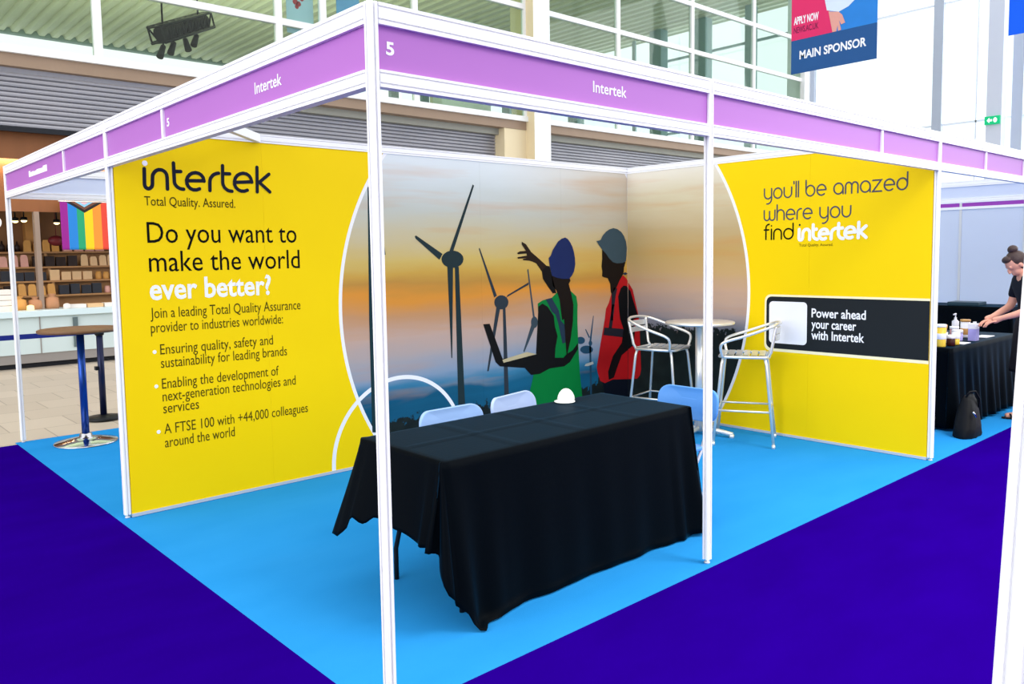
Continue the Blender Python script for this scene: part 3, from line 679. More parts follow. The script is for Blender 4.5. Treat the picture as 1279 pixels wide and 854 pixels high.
MB().prism(rail_profile(2.45, 2.51), lambda d, z, s: (4.996 + d, s, z), 0.022, 3.02).build('top_rail', WHITE, rw)
MB().box(4.975, 5.012, 0.022, 2.97, 0.003, 0.025).build('bottom_rail', WHITE_D, rw)

PC = {'t0': (30, 62, 70), 't1': (38, 58, 62), 't2': (52, 64, 74), 't3': (66, 84, 96), 't4': (40, 84, 112), 'roof': (214, 216, 208),
      'green': (0, 140, 62), 'skin': (46, 32, 24), 'black': (16, 17, 20), 'strap': (40, 62, 84), 'strap2': (40, 40, 50), 'cream': (222, 206, 164), 'hair': (26, 18, 16),
      'helmet_blue': (30, 48, 104), 'red': (206, 28, 34), 'jeans': (14, 22, 38), 'helmet_grey': (68, 92, 104)}
FB = lambda a, b, d: (a, 2.98 - d, b)
FR = lambda a, b, d: (4.98 - d, a, b)
PN = {'t0': 'printed_turbine', 't1': 'printed_turbine', 't2': 'printed_turbine', 't3': 'printed_turbine', 't4': 'printed_turbine', 'roof': 'printed_roof',
      'green': 'printed_vest', 'skin': 'printed_arm', 'black': 'printed_sleeve', 'strap': 'printed_strap', 'strap2': 'printed_strap', 'cream': 'printed_laptop',
      'hair': 'printed_head', 'helmet_blue': 'printed_helmet', 'red': 'printed_vest', 'jeans': 'printed_trousers', 'helmet_grey': 'printed_helmet'}
def print_part(name, m, lst, wall, parent):
    mb = MB(); fn = FB if wall == 0 else FR
    for l, pts in lst:
        q = [pts[0]]
        for p in pts[1:]:
            if math.hypot(p[0] - q[-1][0], p[1] - q[-1][1]) > 0.002: q.append(p)
        mb.face([fn(a, b, 0.0006 + 0.0006*l) for a, b in q])
    mb.bm.normal_update(); bmesh.ops.triangulate(mb.bm, faces=mb.bm.faces)
    return mb.build(name, m, parent)
groups = {}
for g, c, l, wall, pts in POLY: groups.setdefault((g, c, wall), []).append((l, pts))
workers = {}
for (g, c, wall), lst in sorted(groups.items(), key=lambda kv: 0 if kv[0][1] in ('green', 'red') else 1):
    root = bw if wall == 0 else rw
    if g.startswith('printed_worker'):                  # a printed figure: the vest is the part, the rest its sub-parts
        par = workers.get((g, wall), root)
        o = print_part('printed_worker' if par is root else PN[c], mat('print_' + c, tuple(int(q_*0.84) for q_ in PC[c]), 0.6, 0, 0.10, 9, 0.12), lst, wall, par)
        if par is root: workers[(g, wall)] = o
    else: print_part(PN[c], mat('print_' + c, tuple(int(q_*0.84) for q_ in PC[c]), 0.6, 0, 0.10, 9, 0.12), lst, wall, root)

# logo and text of the back wall
mb = MB()
for q_, s in enumerate(LOGO): mb.ribbon(s, 0.0235, FB, 0.0012 + 0.0002*q_)
mb.build('logo_lettering', INK, bw)
MB().prism([(DOT[0] + .017*math.cos(k*PI/8), DOT[1] + .017*math.sin(k*PI/8)) for k in range(16)], FB, 0.0, 0.0014).build('logo_dot', PRINT_W, bw)
R_X, U_Z = (1,0,0), (0,0,1)
def bt(s, x, z, cap, w, m=INK_O, bold=0.0): text(s, 'lettering', m, bw, (x, 2.98, z), R_X, U_Z, cap, w, bold, 0.0012)
bt('Total Quality. Assured.', 0.196, 1.995, 0.062, 0.60, INK_O, 0.004)
bt('Do you want to', 0.202, 1.757, 0.142, 1.045, INK_B, 0.0)
bt('make the world', 0.205, 1.572, 0.142, 1.06, INK_B, 0.0)
bt('ever better?', 0.20, 1.393, 0.142, 0.835, PRINT_W, 0.022)
bt('Join a leading Total Quality Assurance', 0.198, 1.272, 0.072, 1.06)
bt('provider to industries worldwide:', 0.196, 1.178, 0.072, 0.92)
for s, z, w in (('Ensuring quality, safety and', 1.033, 0.785), ('sustainability for leading brands', 0.945, 0.89), ('Enabling the development of', 0.808, 0.82), ('next-generation technologies and', 0.724, 0.95),
                ('services', 0.645, 0.235), ('A FTSE 100 with +44,000 colleagues', 0.508, 1.04), ('around the world', 0.418, 0.475)):
    bt(s, 0.248, z, 0.072, w)
for x, z in ((0.212, 1.053), (0.212, 0.828), (0.212, 0.528)):
    MB().prism([(x + .0125*math.cos(k*PI/6), z + .0125*math.sin(k*PI/6)) for k in range(12)], FB, 0, 0.0014).build('bullet', PRINT_W, bw)

# rounded stroke lettering of the right wall
def arc(cx, cy, rx, ry, a0, a1, n=12): return [(cx + rx*math.cos(math.radians(a0 + (a1-a0)*i/n)), cy + ry*math.sin(math.radians(a0 + (a1-a0)*i/n))) for i in range(n+1)]
GL = {
 'o': ([arc(.5,.5,.5,.5,0,360,24)], 1.0),
 'a': ([arc(.5,.5,.5,.5,0,360,24), [(1.0,.5),(1.0,0)]], 1.0),
 'b': ([arc(.5,.5,.5,.5,0,360,24), [(0,1.5),(0,.5)]], 1.0),
 'd': ([arc(.5,.5,.5,.5,0,360,24), [(1.0,1.5),(1.0,.5)]], 1.0),
 'e': ([[(.12,.5),(.92,.5)], arc(.5,.5,.5,.5,0,310,22)], 1.0),
 'u': ([[(0,1),(0,.45)] + arc(.45,.45,.45,.45,180,360) + [(.9,1)]], .9),
 'y': ([[(0,1),(0,.5)] + arc(.45,.45,.45,.45,180,330), [(.9,1),(.9,0)] + arc(.4,0,.5,.5,0,-100)], .9),
 'l': ([[(0,1.5),(0,0)]], 0.0),
 "'": ([[(0,1.5),(0,1.3)]], 0.0),
 'm': ([[(0,0),(0,.6)] + arc(.33,.65,.33,.35,180,0) + [(.66,0)], [(.66,.6)] + arc(.99,.65,.33,.35,180,0) + [(1.32,0)]], 1.32),
 'n': ([[(0,0),(0,.55)] + arc(.42,.58,.42,.42,180,0) + [(.84,0)]], .84),
 'h': ([[(0,1.5),(0,0)], [(0,.55)] + arc(.42,.58,.42,.42,180,0) + [(.84,0)]], .84),
 'z': ([[(0,1),(.85,1),(0,0),(.9,0)]], .9),
 'w': ([[(0,1),(0,.35)] + arc(.33,.35,.33,.35,180,360) + [(.66,.9)], [(.66,.35)] + arc(.99,.35,.33,.35,180,360) + [(1.32,1)]], 1.32),
 'r': ([[(0,0),(0,.5)] + arc(.45,.55,.45,.45,180,85)], .45),
 'f': ([[(.1,0),(.1,1.1)] + arc(.45,1.15,.35,.35,180,90), [(-.1,.95),(.4,.95)]], .45),
 'i': ([[(0,0),(0,1)], [(0,1.33),(0,1.34)]], 0.0)}
def stroke_text(s, y, z, xh, width, w, m):
    x = 0; strokes = []
    for ch in s:
        if ch == ' ': x += .62; continue
        st, adv = GL[ch]
        for q in st: strokes.append([(x + a, b) for a, b in q])
        x += adv + .27
    tot = x - .27; k = width / tot
    mb = MB()
    for q_, q in enumerate(strokes): mb.ribbon([(y - a*k, z + b*xh) for a, b in q], w, FR, 0.0012 + 0.0002*(q_ % 3))
    mb.build('lettering', m, rw)
GREY_I = mat('slate_print', (70, 70, 84), 0.6, 0, 0.02, 4)
stroke_text("you'll be amazed", 1.425, 2.098, 0.088, 1.215, 0.0125, GREY_I)
stroke_text('where you', 1.425, 1.908, 0.088, 0.775, 0.0125, GREY_I)
stroke_text('find', 1.415, 1.742, 0.088, 0.265, 0.0135, INK_B)
lx0 = min(p[0] for s in LOGO for p in s); lx1 = max(p[0] for s in LOGO for p in s); lz0 = min(p[1] for s in LOGO for p in s)
k = 0.575 / (lx1 - lx0); mb = MB()
for q_, s in enumerate(LOGO): mb.ribbon([(1.095 - (a - lx0)*k, 1.728 + (b - lz0)*k*1.08) for a, b in s], 0.027, FR, 0.0012 + 0.0002*q_)
mb.build('logo_lettering', PRINT_W, rw)
MB().prism([(1.090 + .009*math.cos(q*PI/6), 1.858 + .009*math.sin(q*PI/6)) for q in range(12)], FR, 0, .0014).build('logo_dot', INK, rw)
text('Total Quality. Assured.', 'lettering', INK_O, rw, (4.98, 1.093, 1.674), (0,-1,0), U_Z, 0.024, 0.30, 0.006, 0.0012)
# black box with white outline, running off to the end post
def rr(y0, y1, z0, z1, r, left_only=True):
    p = [(y1, z0)]
    p += [(y0 - r + r*math.cos(math.radians(a)), z0 + r + r*math.sin(math.radians(a))) for a in range(-90, 1, 15)]
    p += [(y0 - r + r*math.cos(math.radians(a)), z1 - r + r*math.sin(math.radians(a))) for a in range(0, 91, 15)]
    p += [(y1, z1)]
    if not left_only:
        p = p[1:-1]
        p += [(y1 + r + r*math.cos(math.radians(a)), z1 - r + r*math.sin(math.radians(a))) for a in range(90, 181, 15)]
        p += [(y1 + r + r*math.cos(math.radians(a)), z0 + r + r*math.sin(math.radians(a))) for a in range(180, 271, 15)]
    return p
CREAM_P = mat('cream_outline', (248, 240, 196), 0.5, 0, 0.01, 4); BOXB = mat('charcoal_print', (26, 32, 36), 0.6, 0, 0.06, 3, 0.15)
MB().prism(rr(1.412, 0.0225, 0.752, 1.256, 0.06), FR, 0.0004, 0.0010).build('box_outline', CREAM_P, rw)
MB().prism(rr(1.394, 0.0225, 0.778, 1.238, 0.05), FR, 0.0011, 0.0018).build('black_box', BOXB, rw)
MB().prism(rr(1.366, 1.012, 0.826, 1.196, 0.035, False), FR, 0.0019, 0.0026).build('white_card', PRINT_W, rw)
for s, z, w in (('Power ahead', 1.072, 0.462), ('your career', 0.978, 0.385), ('with Intertek', 0.884, 0.452)):
    text(s, 'lettering', PRINT_W, rw, (4.98, 0.971, z), (0,-1,0), U_Z, 0.078, w, 0.018, 0.0024)

# ------------------------------------------------------------------ trestle table and cloth
CLOTH = mat('black_cloth', (2, 6, 11), 0.6, 0, 0.10, 60, 0.03, 0.06, sheen=0.13)
CLOTH.node_tree.nodes['Principled BSDF'].inputs['Sheen Tint'].default_value = (0.03, 0.38, 0.80, 1)
CLOTH.node_tree.nodes['Principled BSDF'].inputs['Sheen Roughness'].default_value = 0.3
def make_table(loc, x0, x1, y0, y1, label, h=0.735):
    t = thing('trestle_table', label, 'table', (x0, y0, 0))
    MB().box(x0, x1, y0, y1, h - 0.045, h, 0.006).build('tabletop', mat('table_plastic', (200, 200, 196), 0.5, 0, 0.04, 8), t)
    for sx in (0, 1):
        X = x0 + 0.13 if sx == 0 else x1 - 0.13
        for sy in (0, 1):
            Y = y0 + 0.07 if sy == 0 else y1 - 0.07
            Yi = Y + (0.07 if sy == 0 else -0.07)
            MB().tube([(X, Yi, h - 0.045), (X, Yi, 0.36), (X, Yi + (Y - Yi)*0.3, 0.30), (X, Y, 0.16), (X, Y, 0.13), (X, Y, 0.0)], 0.0125, 10).build('leg', BLACK, t)
        MB().tube([(X, y0 + 0.14, 0.5), (X, y1 - 0.14, 0.5)], 0.010, 8).build('cross_bar', BLACK, t)
    return t
make_table(None, 0.56, 2.35, 0.37, 1.04, 'folding trestle table with black bent legs under the front black cloth')

def make_cloth(name, label, x0, x1, y0, y1, zt, drop, flare, fold, n_side=(90, 36), lv=22, seed=1, crease=True):
    """drop(side, u), flare(side, u) with side 0 front, 1 right, 2 back, 3 left; u 0..1 along the perimeter direction"""
    rnd = random.Random(seed); R = 0.012; P = []
    corners = [(x0, y0), (x1, y0), (x1, y1), (x0, y1)]; nrm = [(0, -1), (1, 0), (0, 1), (-1, 0)]
    for s in range(4):
        a, b = Vector(corners[s]), Vector(corners[(s+1) % 4]); k = n_side[s % 2]; t = (b - a).normalized()
        for i in range(k + 1):
            u = i / k; p = a + t*R + (b - a - t*2*R)*u
            P.append((p.x, p.y, nrm[s][0], nrm[s][1], s, u))
        n0, n1 = Vector(nrm[s]), Vector(nrm[(s+1) % 4])
        cc = b - t*R - Vector(n1)*R
        for j in range(1, 12):
            f = j / 12; a0 = math.atan2(n0.y, n0.x) + f*PI/2
            nx, ny = math.cos(a0), math.sin(a0)
            P.append((cc.x + nx*R, cc.y + ny*R, nx, ny, s + 0.5, f))
    m = len(P); bm = bmesh.new(); rings = []
    for l in range(lv + 1):
        v = l / lv; ring = []
        for i, (x, y, nx, ny, s, u) in enumerate(P):
            D = drop(s, u) * v; F = flare(s, u) * v ** 1.1 + fold(s, u) * min(1, v*1.15) ** 1.2
            if v < 0.06: F = min(F, 0.004 * l)
            z = zt - D
            if z < 0.008: F += (0.008 - z) * 0.9; z = 0.008 + 0.012*abs(math.sin(i*0.9 + v*9))*min(1, (0.008 - (zt - D))*8)
            ring.append(bm.verts.new((x + nx*F, y + ny*F, z)))
        rings.append(ring)
    for A, B in zip(rings, rings[1:]):
        for i in range(m):
            f = bm.faces.new((A[i], B[i], B[(i+1) % m], A[(i+1) % m])); f.smooth = True
    # top with faint ironed creases
    nx_, ny_ = 60, 30; g = []
    for j in range(ny_ + 1):
        row = []
        for i in range(nx_ + 1):
            u, w = i / nx_, j / ny_
            X = x0 + R + (x1 - x0 - 2*R)*u; Y = y0 + R + (y1 - y0 - 2*R)*w; dz = 0
            if crease:
                for q in (0.25, 0.5, 0.75): dz += 0.0035*max(0, 1 - abs(u - q)*60)
                for q in (0.5,): dz += 0.0035*max(0, 1 - abs(w - q)*40)
            e = min(u, 1-u, w, 1-w)
            row.append(bm.verts.new((X, Y, zt + 0.003 + (dz if e > 0.02 else 0))))
        g.append(row)
    for j in range(ny_):
        for i in range(nx_):
            f = bm.faces.new((g[j][i], g[j][i+1], g[j+1][i+1], g[j+1][i])); f.smooth = True
    border = [g[0][i] for i in range(nx_+1)] + [g[j][nx_] for j in range(1, ny_+1)] + [g[ny_][i] for i in range(nx_-1, -1, -1)] + [g[j][0] for j in range(ny_-1, 0, -1)]
    # stitch the top grid to the first skirt ring
    es = []
    def edge(a, b):
        e = bm.edges.get((a, b)) or bm.edges.new((a, b)); return e
    for L in (border, rings[0]):
        for i in range(len(L)): es.append(edge(L[i], L[(i+1) % len(L)]))
    bmesh.ops.bridge_loops(bm, edges=es)
    me = bpy.data.meshes.new(name); bmesh.ops.recalc_face_normals(bm, faces=bm.faces); bm.to_mesh(me); bm.free()
    for p in me.polygons: p.use_smooth = True
    me.materials.append(CLOTH); o = bpy.data.objects.new(name, me); COL.objects.link(o)
    sd = o.modifiers.new('thickness', 'SOLIDIFY'); sd.thickness = 0.0025; sd.offset = 1
    return tag(o, label, 'tablecloth')
def lerp(a, b, t): return a + (b - a)*t
def interp(pts, u):
    for (u0, a), (u1, b) in zip(pts, pts[1:]):
        if u <= u1: 
            t = (u - u0)/(u1 - u0); t = t*t*(3 - 2*t); return a + (b - a)*t
    return pts[-1][1]
def c_drop(s, u):
    if s == 0: return interp([(0, .63), (.05, .79), (.09, .775), (.14, .745), (.3, .738), (.7, .738), (.93, .735), (.965, .715), (1, .70)], u) + 0.004*math.sin(u*40)
    if s == 0.5: return interp([(0, .70), (.5, .73), (1, .66)], u)
    if s == 1: return interp([(0, .66), (.06, .27), (.7, .25), (1, .40)], u)
    if s == 1.5: return interp([(0, .42), (.5, .55), (1, .40)], u)
    if s == 2: return interp([(0, .40), (.06, .25), (.92, .25), (1, .38)], u)
    if s == 2.5: return interp([(0, .38), (.5, .46), (1, .46)], u)
    if s == 3: return interp([(0, .46), (.06, .43), (.13, .35), (.22, .375), (.32, .335), (.45, .325), (.62, .345), (.85, .375), (1, .385)], u)
    if s == 3.5: return interp([(0, .385), (.10, .385), (.3, .40), (.45, .47), (.75, .56), (1, .63)], u)
def c_flare(s, u):
    if s == 0: return interp([(0, .075), (.08, .075), (.25, .05), (.7, .05), (.92, .07), (1, .10)], u)
    if s == 0.5: return interp([(0, .10), (.5, .115), (1, .06)], u)
    if s in (1, 1.5, 2): return .05
    if s == 2.5: return interp([(0, .06), (.5, .14), (1, .16)], u)
    if s == 3: return interp([(0, .15), (.12, .11), (.35, .075), (.7, .07), (1, .07)], u)
    if s == 3.5: return interp([(0, .07), (.4, .08), (1, .075)], u)
def c_fold(s, u):
    if s == 0: return 0.036*math.sin(u*58)*max(0, 1 - u*5.5) + 0.007*math.sin(u*21 + .6) + 0.004*math.sin(u*47) + (0.016*math.sin((u-.88)*70) if u > .88 else 0)
    if s == 3: return 0.010*math.sin(u*14) + (0.02*math.sin((u-.85)*60) if u > .85 else 0)
    if s == 3.5: return -0.06*math.sin(u*PI*2.0)*math.sin(u*PI) 
    if s == 0.5: return -0.02*math.sin(u*PI)
    return 0.008*math.sin(u*17)
make_cloth('tablecloth', 'long black cloth draped over the front table and pooling at its near corner', 0.545, 2.362, 0.355, 1.05, 0.739, c_drop, c_flare, c_fold)

# toy hard hat on the far edge of the cloth
hh = thing('toy_hard_hat', 'small white toy hard hat on the far edge of the black-clothed table', 'hard hat', (1.945, 0.965, 0.7475))
HATW = mat('hat_white', (240, 243, 238), 0.4, 0, 0.02, 5)
MB().lathe([(0.050, 0.0), (0.052, 0.010), (0.050, 0.026), (0.043, 0.046), (0.033, 0.061), (0.018, 0.072), (0, 0.076)], (0, 0, 0.003), 28).build('dome', HATW, hh, world=False)
MB().lathe([(0.050, 0), (0.062, 0.001), (0.064, 0.005), (0.052, 0.010)], (-0.006, 0.006, 0), 28).build('brim', HATW, hh, world=False)
for off in (-0.016, 0, 0.016):
    pts = []
    for i in range(11):
        a = math.radians(12 + 15.6*i); u = 0.052*math.cos(a)*(1 - (off/0.05)**2*0.4); v = 0.003 + 0.077*math.sin(a)*(1 - (off/0.05)**2*0.4)
        pts.append((u*0.74 + off*0.66, -u*0.66 + off*0.74, v))
    MB().tube(pts, 0.0035, 6).build('ridge', HATW, hh, world=False)

# ------------------------------------------------------------------ folding chairs
CH_B = mat('pale_blue_plastic', (150, 186, 240), 0.4, 0, 0.03, 5); CH_F = mat('chair_frame', (206, 212, 222), 0.35, 0.3, 0.02, 5)
CH_M = mat('sky_blue_plastic', (84, 150, 228), 0.4, 0, 0.03, 5); CH_L = mat('lilac_blue_plastic', (176, 198, 242), 0.4, 0, 0.03, 5)
def slab(mb, w, h, r, dep, fn, curve=0.0, dish=0.0):
    """rounded rectangular moulded panel with a curved face"""
    n = 26; rows = []
    outl = []
    for cx, cz, a0 in ((w/2 - r, h/2 - r, 0), (-w/2 + r, h/2 - r, 90), (-w/2 + r, -h/2 + r, 180), (w/2 - r, -h/2 + r, 270)):
        for k in range(9):
            a = math.radians(a0 + 90*k/8); outl.append((cx + r*math.cos(a), cz + r*math.sin(a)))
    def ringat(sc, d): return [mb.bm.verts.new(fn(x*sc if True else x, z*sc, d + curve*(2*x*sc/w)**2)) for x, z in outl]
    levels = [(0.90, 0.0 + dish), (0.96, 0.0), (0.985, 0.001), (1.0, 0.006), (1.0, dep - 0.006), (0.985, dep - 0.001), (0.9, dep)]
    R_ = [ringat(s_, d_) for s_, d_ in levels]
    for A, B in zip(R_, R_[1:]):
        for i in range(len(A)):
            f = mb.bm.faces.new((A[i], A[(i+1) % len(A)], B[(i+1) % len(A)], B[i])); f.smooth = True
    for A, d_ in ((R_[0], levels[0][1]), (R_[-1], levels[-1][1])):
        prev = A
        for s_ in (0.6, 0.3):
            cur = ringat(s_*0.9/0.9, d_)
            for i in range(len(A)):
                f = mb.bm.faces.new((prev[i], prev[(i+1) % len(A)], cur[(i+1) % len(A)], cur[i])); f.smooth = True
            prev = cur
        mb.bm.faces.new(prev)
def folding_chair(label, plastic, group):
    t = thing('folding_chair', label, 'chair', (0, 0, 0), 0, group)
    # local: sitter faces +y
    b = MB(); tilt = 0.16
    slab(b, 0.455, 0.20, 0.075, 0.022, lambda x, z, d: (x, -0.21 - z*tilt - d + 0.011, 0.685 + z), curve=-0.028, dish=0.003)
    b.build('backrest', plastic, t, world=False)
    s = MB(); slab(s, 0.33, 0.37, 0.06, 0.024, lambda x, z, d: (x, 0.03 + z, 0.432 + d - 0.012 + (0.02 if z > 0 else 0)*abs(z)), curve=0.0, dish=-0.004)
    s.build('seat', plastic, t, world=False)
    for sx in (-1, 1):
        MB().tube([(sx*0.15, -0.236, 0.745), (sx*0.15, -0.202, 0.58), (sx*0.155, -0.10, 0.40), (sx*0.155, 0.20, 0.008)], 0.011, 10).build('front_leg', CH_F, t, world=False)
        MB().tube([(sx*0.13, 0.12, 0.415), (sx*0.13, -0.08, 0.24), (sx*0.13, -0.22, 0.008)], 0.011, 10).build('rear_leg', CH_F, t, world=False)
    MB().tube([(-0.154, 0.13, 0.09), (0.154, 0.13, 0.09)], 0.008, 8).build('cross_bar', CH_F, t, world=False)
    MB().tube([(-0.13, -0.19, 0.10), (0.13, -0.19, 0.10)], 0.008, 8).build('cross_bar', CH_F, t, world=False)
    return t
c1 = folding_chair('pale blue folding chair behind the black-clothed table nearest the large wind turbine tower', CH_B, 'folding chairs at the black-clothed table')
c1.location = (1.225, 0.98, 0); c1.rotation_euler = (0, 0, PI)
c2 = folding_chair('lilac blue folding chair behind the black-clothed table below the printed green vest', CH_L, 'folding chairs at the black-clothed table')
c2.location = (1.80, 1.05, 0); c2.rotation_euler = (0, 0, PI + 0.20)
c3 = folding_chair('sky blue folding chair standing at the right end of the black-clothed table', CH_M, 'folding chairs at the black-clothed table')
c3.location = (2.50, 0.61, 0); c3.rotation_euler = (0, 0, PI/2)

# ------------------------------------------------------------------ aluminium bar stools and high table
def bar_stool(label):
    t = thing('bar_stool', label, 'bar stool', (0, 0, 0), 0, 'aluminium bar stools at the small round table')
    sm = lambda P, n=6: [Vector(P[0])] + [x for i in range(len(P)-1) for x in catmull(P, i, n)]
    hs = 0.755
    fr = MB(); r = 0.0125
    seatp = [(-.19,-.17,hs), (-.20,0,hs), (-.20,.15,hs), (-.15,.20,hs), (.15,.20,hs), (.20,.15,hs), (.20,0,hs), (.19,-.17,hs), (.14,-.20,hs), (-.14,-.20,hs)]
    fr.tube(seatp, r, 10, closed=True); sf = fr.build('seat_frame', CHROME, t, world=False)
    for i in range(6):
        y = -0.165 + i*0.064; s = MB()
        prev = None; pts = [(-.195, 0.012), (-.10, -0.004), (0, -.008), (.10, -0.004), (.195, 0.012)]
        A = [(x, y, hs + z + 0.006) for x, z in pts]; B = [(x, y + 0.052, hs + z + 0.006) for x, z in pts]
        lo = lambda p: (p[0], p[1], p[2] - 0.003)
        for k in range(4):
            s.face([A[k], A[k+1], B[k+1], B[k]]); s.face([lo(A[k]), lo(B[k]), lo(B[k+1]), lo(A[k+1])])
            s.face([A[k], lo(A[k]), lo(A[k+1]), A[k+1]]); s.face([B[k+1], lo(B[k+1]), lo(B[k]), B[k]])
        bmesh.ops.remove_doubles(s.bm, verts=s.bm.verts, dist=1e-5)
        s.build('seat_slat', CHROME, sf, world=False)
    for sx in (-1, 1):
        for sy in (-1, 1):
            MB().tube([(sx*.17, sy*.165, hs), (sx*.18, sy*.18, hs - .06), (sx*.225, sy*.245, 0.008)], r, 10).lathe([(0.015, 0), (0.015, 0.03)], (sx*.224, sy*.243, 0), 10).build('leg', CHROME, t, world=False)
    # arm and back loop: rises from the seat front, sweeps back and round
    half = [(.205, .17, hs), (.235, .185, .84), (.245, .15, .885), (.25, .0, .935), (.245, -.14, .985), (.20, -.235, 1.02), (.10, -.275, 1.035), (0, -.285, 1.038)]
    loop = half + [(-x, y, z) for x, y, z in reversed(half[:-1])]
    MB().tube(sm(loop, 5), r, 10).build('arm_loop', CHROME, t, world=False)
    for sx in (-1, 1):
        MB().tube([(sx*.15, -.19, hs), (sx*.155, -.215, hs + .04), (sx*.175, -.25, 1.0), (sx*.17, -.252, 1.022)], r, 10).build('back_upright', CHROME, t, world=False)
    for z0 in (0.895, 0.955):
        s = MB(); A = []; 
        for x in (-.172, -.09, 0, .09, .172):
            y = -.248 - 0.03*(1 - (x/.172)**2) - (z0 - .9)*.1; A.append((x, y))
        for k in range(4):
            (xa, ya), (xb, yb) = A[k], A[k+1]
            for d0 in (0, .003):
                s.face([(xa, ya - d0, z0), (xb, yb - d0, z0), (xb, yb - d0, z0 + .048), (xa, ya - d0, z0 + .048)])
            for zz in (z0, z0 + .048): s.face([(xa, ya, zz), (xb, yb, zz), (xb, yb - .003, zz), (xa, ya - .003, zz)])
        bmesh.ops.remove_doubles(s.bm, verts=s.bm.verts, dist=1e-5)
        s.build('back_slat', CHROME, t, world=False)
    k = 0.30; q = lambda s_: lerp(.18, .225, (hs - .06 - k)/(hs - .06)); qy = lerp(.18, .245, (hs - .06 - k)/(hs - .06)); qx = q(0)
    MB().tube([(-qx, -qy, k), (-qx, qy, k), (qx, qy, k), (qx, -qy, k)], 0.009, 8, closed=True).build('foot_ring', CHROME, t, world=False)
    return t
def catmull(P, i, n):
    p0, p1, p2, p3 = [Vector(P[max(0, min(len(P)-1, j))]) for j in (i-1, i, i+1, i+2)]
    out = []
    for k in range(1, n+1):
        t = k / n
        out.append(0.5*((2*p1) + (p2 - p0)*t + (2*p0 - 5*p1 + 4*p2 - p3)*t*t + (3*p1 - p0 - 3*p2 + p3)*t**3))
    return out
s1 = bar_stool('aluminium bar stool with slatted back in front of the black box on the right wall')
s1.location = (4.58, 1.36, 0); s1.rotation_euler = (0, 0, math.atan2(0.20, 0.42) + 0.05)
s2 = dup(s1, (4.54, 2.21, 0), math.radians(-168), 'aluminium bar stool with slatted back beside the printed worker in the red vest')

rt = thing('bistro_table', 'small round aluminium high table between the two bar stools', 'table', (4.55, 1.80, 0))
MB().lathe([(0.0, 1.0), (0.30, 1.0), (0.304, 1.006), (0.304, 1.016), (0.298, 1.022), (0.0, 1.022)], (4.55, 1.80, 0), 48).build('tabletop', CHROME, rt)
MB().lathe([(0.038, 0.03), (0.038, 1.0)], (4.55, 1.80, 0), 24).lathe([(0.10, 0.985), (0.10, 1.0)], (4.55, 1.80, 0), 24).build('column', CHROME, rt)
for a in (0.2, PI/2 + .2, PI + .2, 1.5*PI + .2):
    MB().tube([(4.55 + .03*math.cos(a), 1.80 + .03*math.sin(a), 0.055), (4.55 + .18*math.cos(a), 1.80 + .18*math.sin(a), 0.05), (4.55 + .31*math.cos(a), 1.80 + .31*math.sin(a), 0.03)], 0.02, 10).lathe([(0.022, 0), (0.022, 0.03)], (4.55 + .30*math.cos(a), 1.80 + .30*math.sin(a), 0), 12).build('foot', CHROME, rt)

# ------------------------------------------------------------------ left stand: wooden-topped high table, belt barriers
WOOD = mat('brown_wood', (112, 78, 48), 0.45, 0, 0.25, 6, 0.4, 0, stretch=(1, 12, 1)); BLUE_M = mat('navy_blue_tube', (24, 66, 150), 0.22, 0.5, 0.06, 4)
NAVY_P = mat('dark_navy_tube', (20, 28, 62), 0.3, 0.3, 0.06, 4); BELT = mat('blue_belt', (14, 34, 120), 0.6, 0, 0.06, 20)
ht = thing('high_table', 'high table with brown wooden top, blue pole and round chrome base', 'table', (0.42, 5.57, 0))
MB().lathe([(0, 1.015), (0.335, 1.015), (0.345, 1.022), (0.345, 1.04), (0.335, 1.046), (0, 1.046)], (0.42, 5.57, 0), 48).build('tabletop', WOOD, ht)
MB().lathe([(0.032, 0.06), (0.032, 1.015)], (0.42, 5.57, 0), 24).build('pole', BLUE_M, ht)
MB().lathe([(0.265, 0), (0.27, 0.006), (0.26, 0.014), (0.13, 0.04), (0.055, 0.055), (0.05, 0.085), (0.034, 0.09)], (0.42, 5.57, 0), 48).build('base', CHROME_S, ht)
def stanchion(loc, label, belt_to=None):
    t = thing('barrier_post', label, 'belt barrier', loc, 0, 'belt barrier posts')
    MB().lathe([(0.17, 0), (0.175, 0.01), (0.16, 0.03), (0.06, 0.04), (0.04, 0.05)], (0,0,0), 32).build('base', BLACK, t, world=False)
    MB().lathe([(0.032, 0.04), (0.032, 0.90)], (0,0,0), 20).build('pole', NAVY_P, t, world=False)
    MB().lathe([(0.036, 0.88), (0.045, 0.89), (0.045, 0.965), (0.034, 0.98), (0, 0.982)], (0,0,0), 20).build('head', BLACK, t, world=False)
    MB().box(-0.06, -0.03, -0.03, 0.03, 0.52, 0.56, 0.004).build('clip', BLACK, t, world=False)
    return t
s = stanchion((0.864, 6.625, 0), 'dark navy belt barrier post just behind the wooden-topped high table')
dup(s, (-1.1, 6.70, 0), 0, 'dark navy belt barrier post outside the left edge of the frame')
MB().box(-1.966, -0.044, -0.002, 0.002, 0.895, 0.945).build('belt', BELT, s, world=False)
s.children[-1].rotation_euler = (0, 0, -0.038)

# ------------------------------------------------------------------ leaning ribbed post of the stand opposite
A = Vector((-0.2475 + 0.014, -1.9808 - 0.012, 0)); B = Vector((0.0594 + 0.014, -1.9848 - 0.012, 2.5))
lp = thing('aluminium_post', 'pale ribbed post leaning in close at the right edge of the photo', 'post', A)
lp.rotation_euler = (B - A).to_track_quat('Z', 'Y').to_euler()
mb = post_mesh(2.5); mb.build('upright', WHITE, lp, world=False)
MB().lathe([(0.016, -0.004), (0.016, 0.010), (0.008, 0.012), (0.008, 0.024)], seg=16).build('levelling_foot', WHITE_D, lp, world=False)

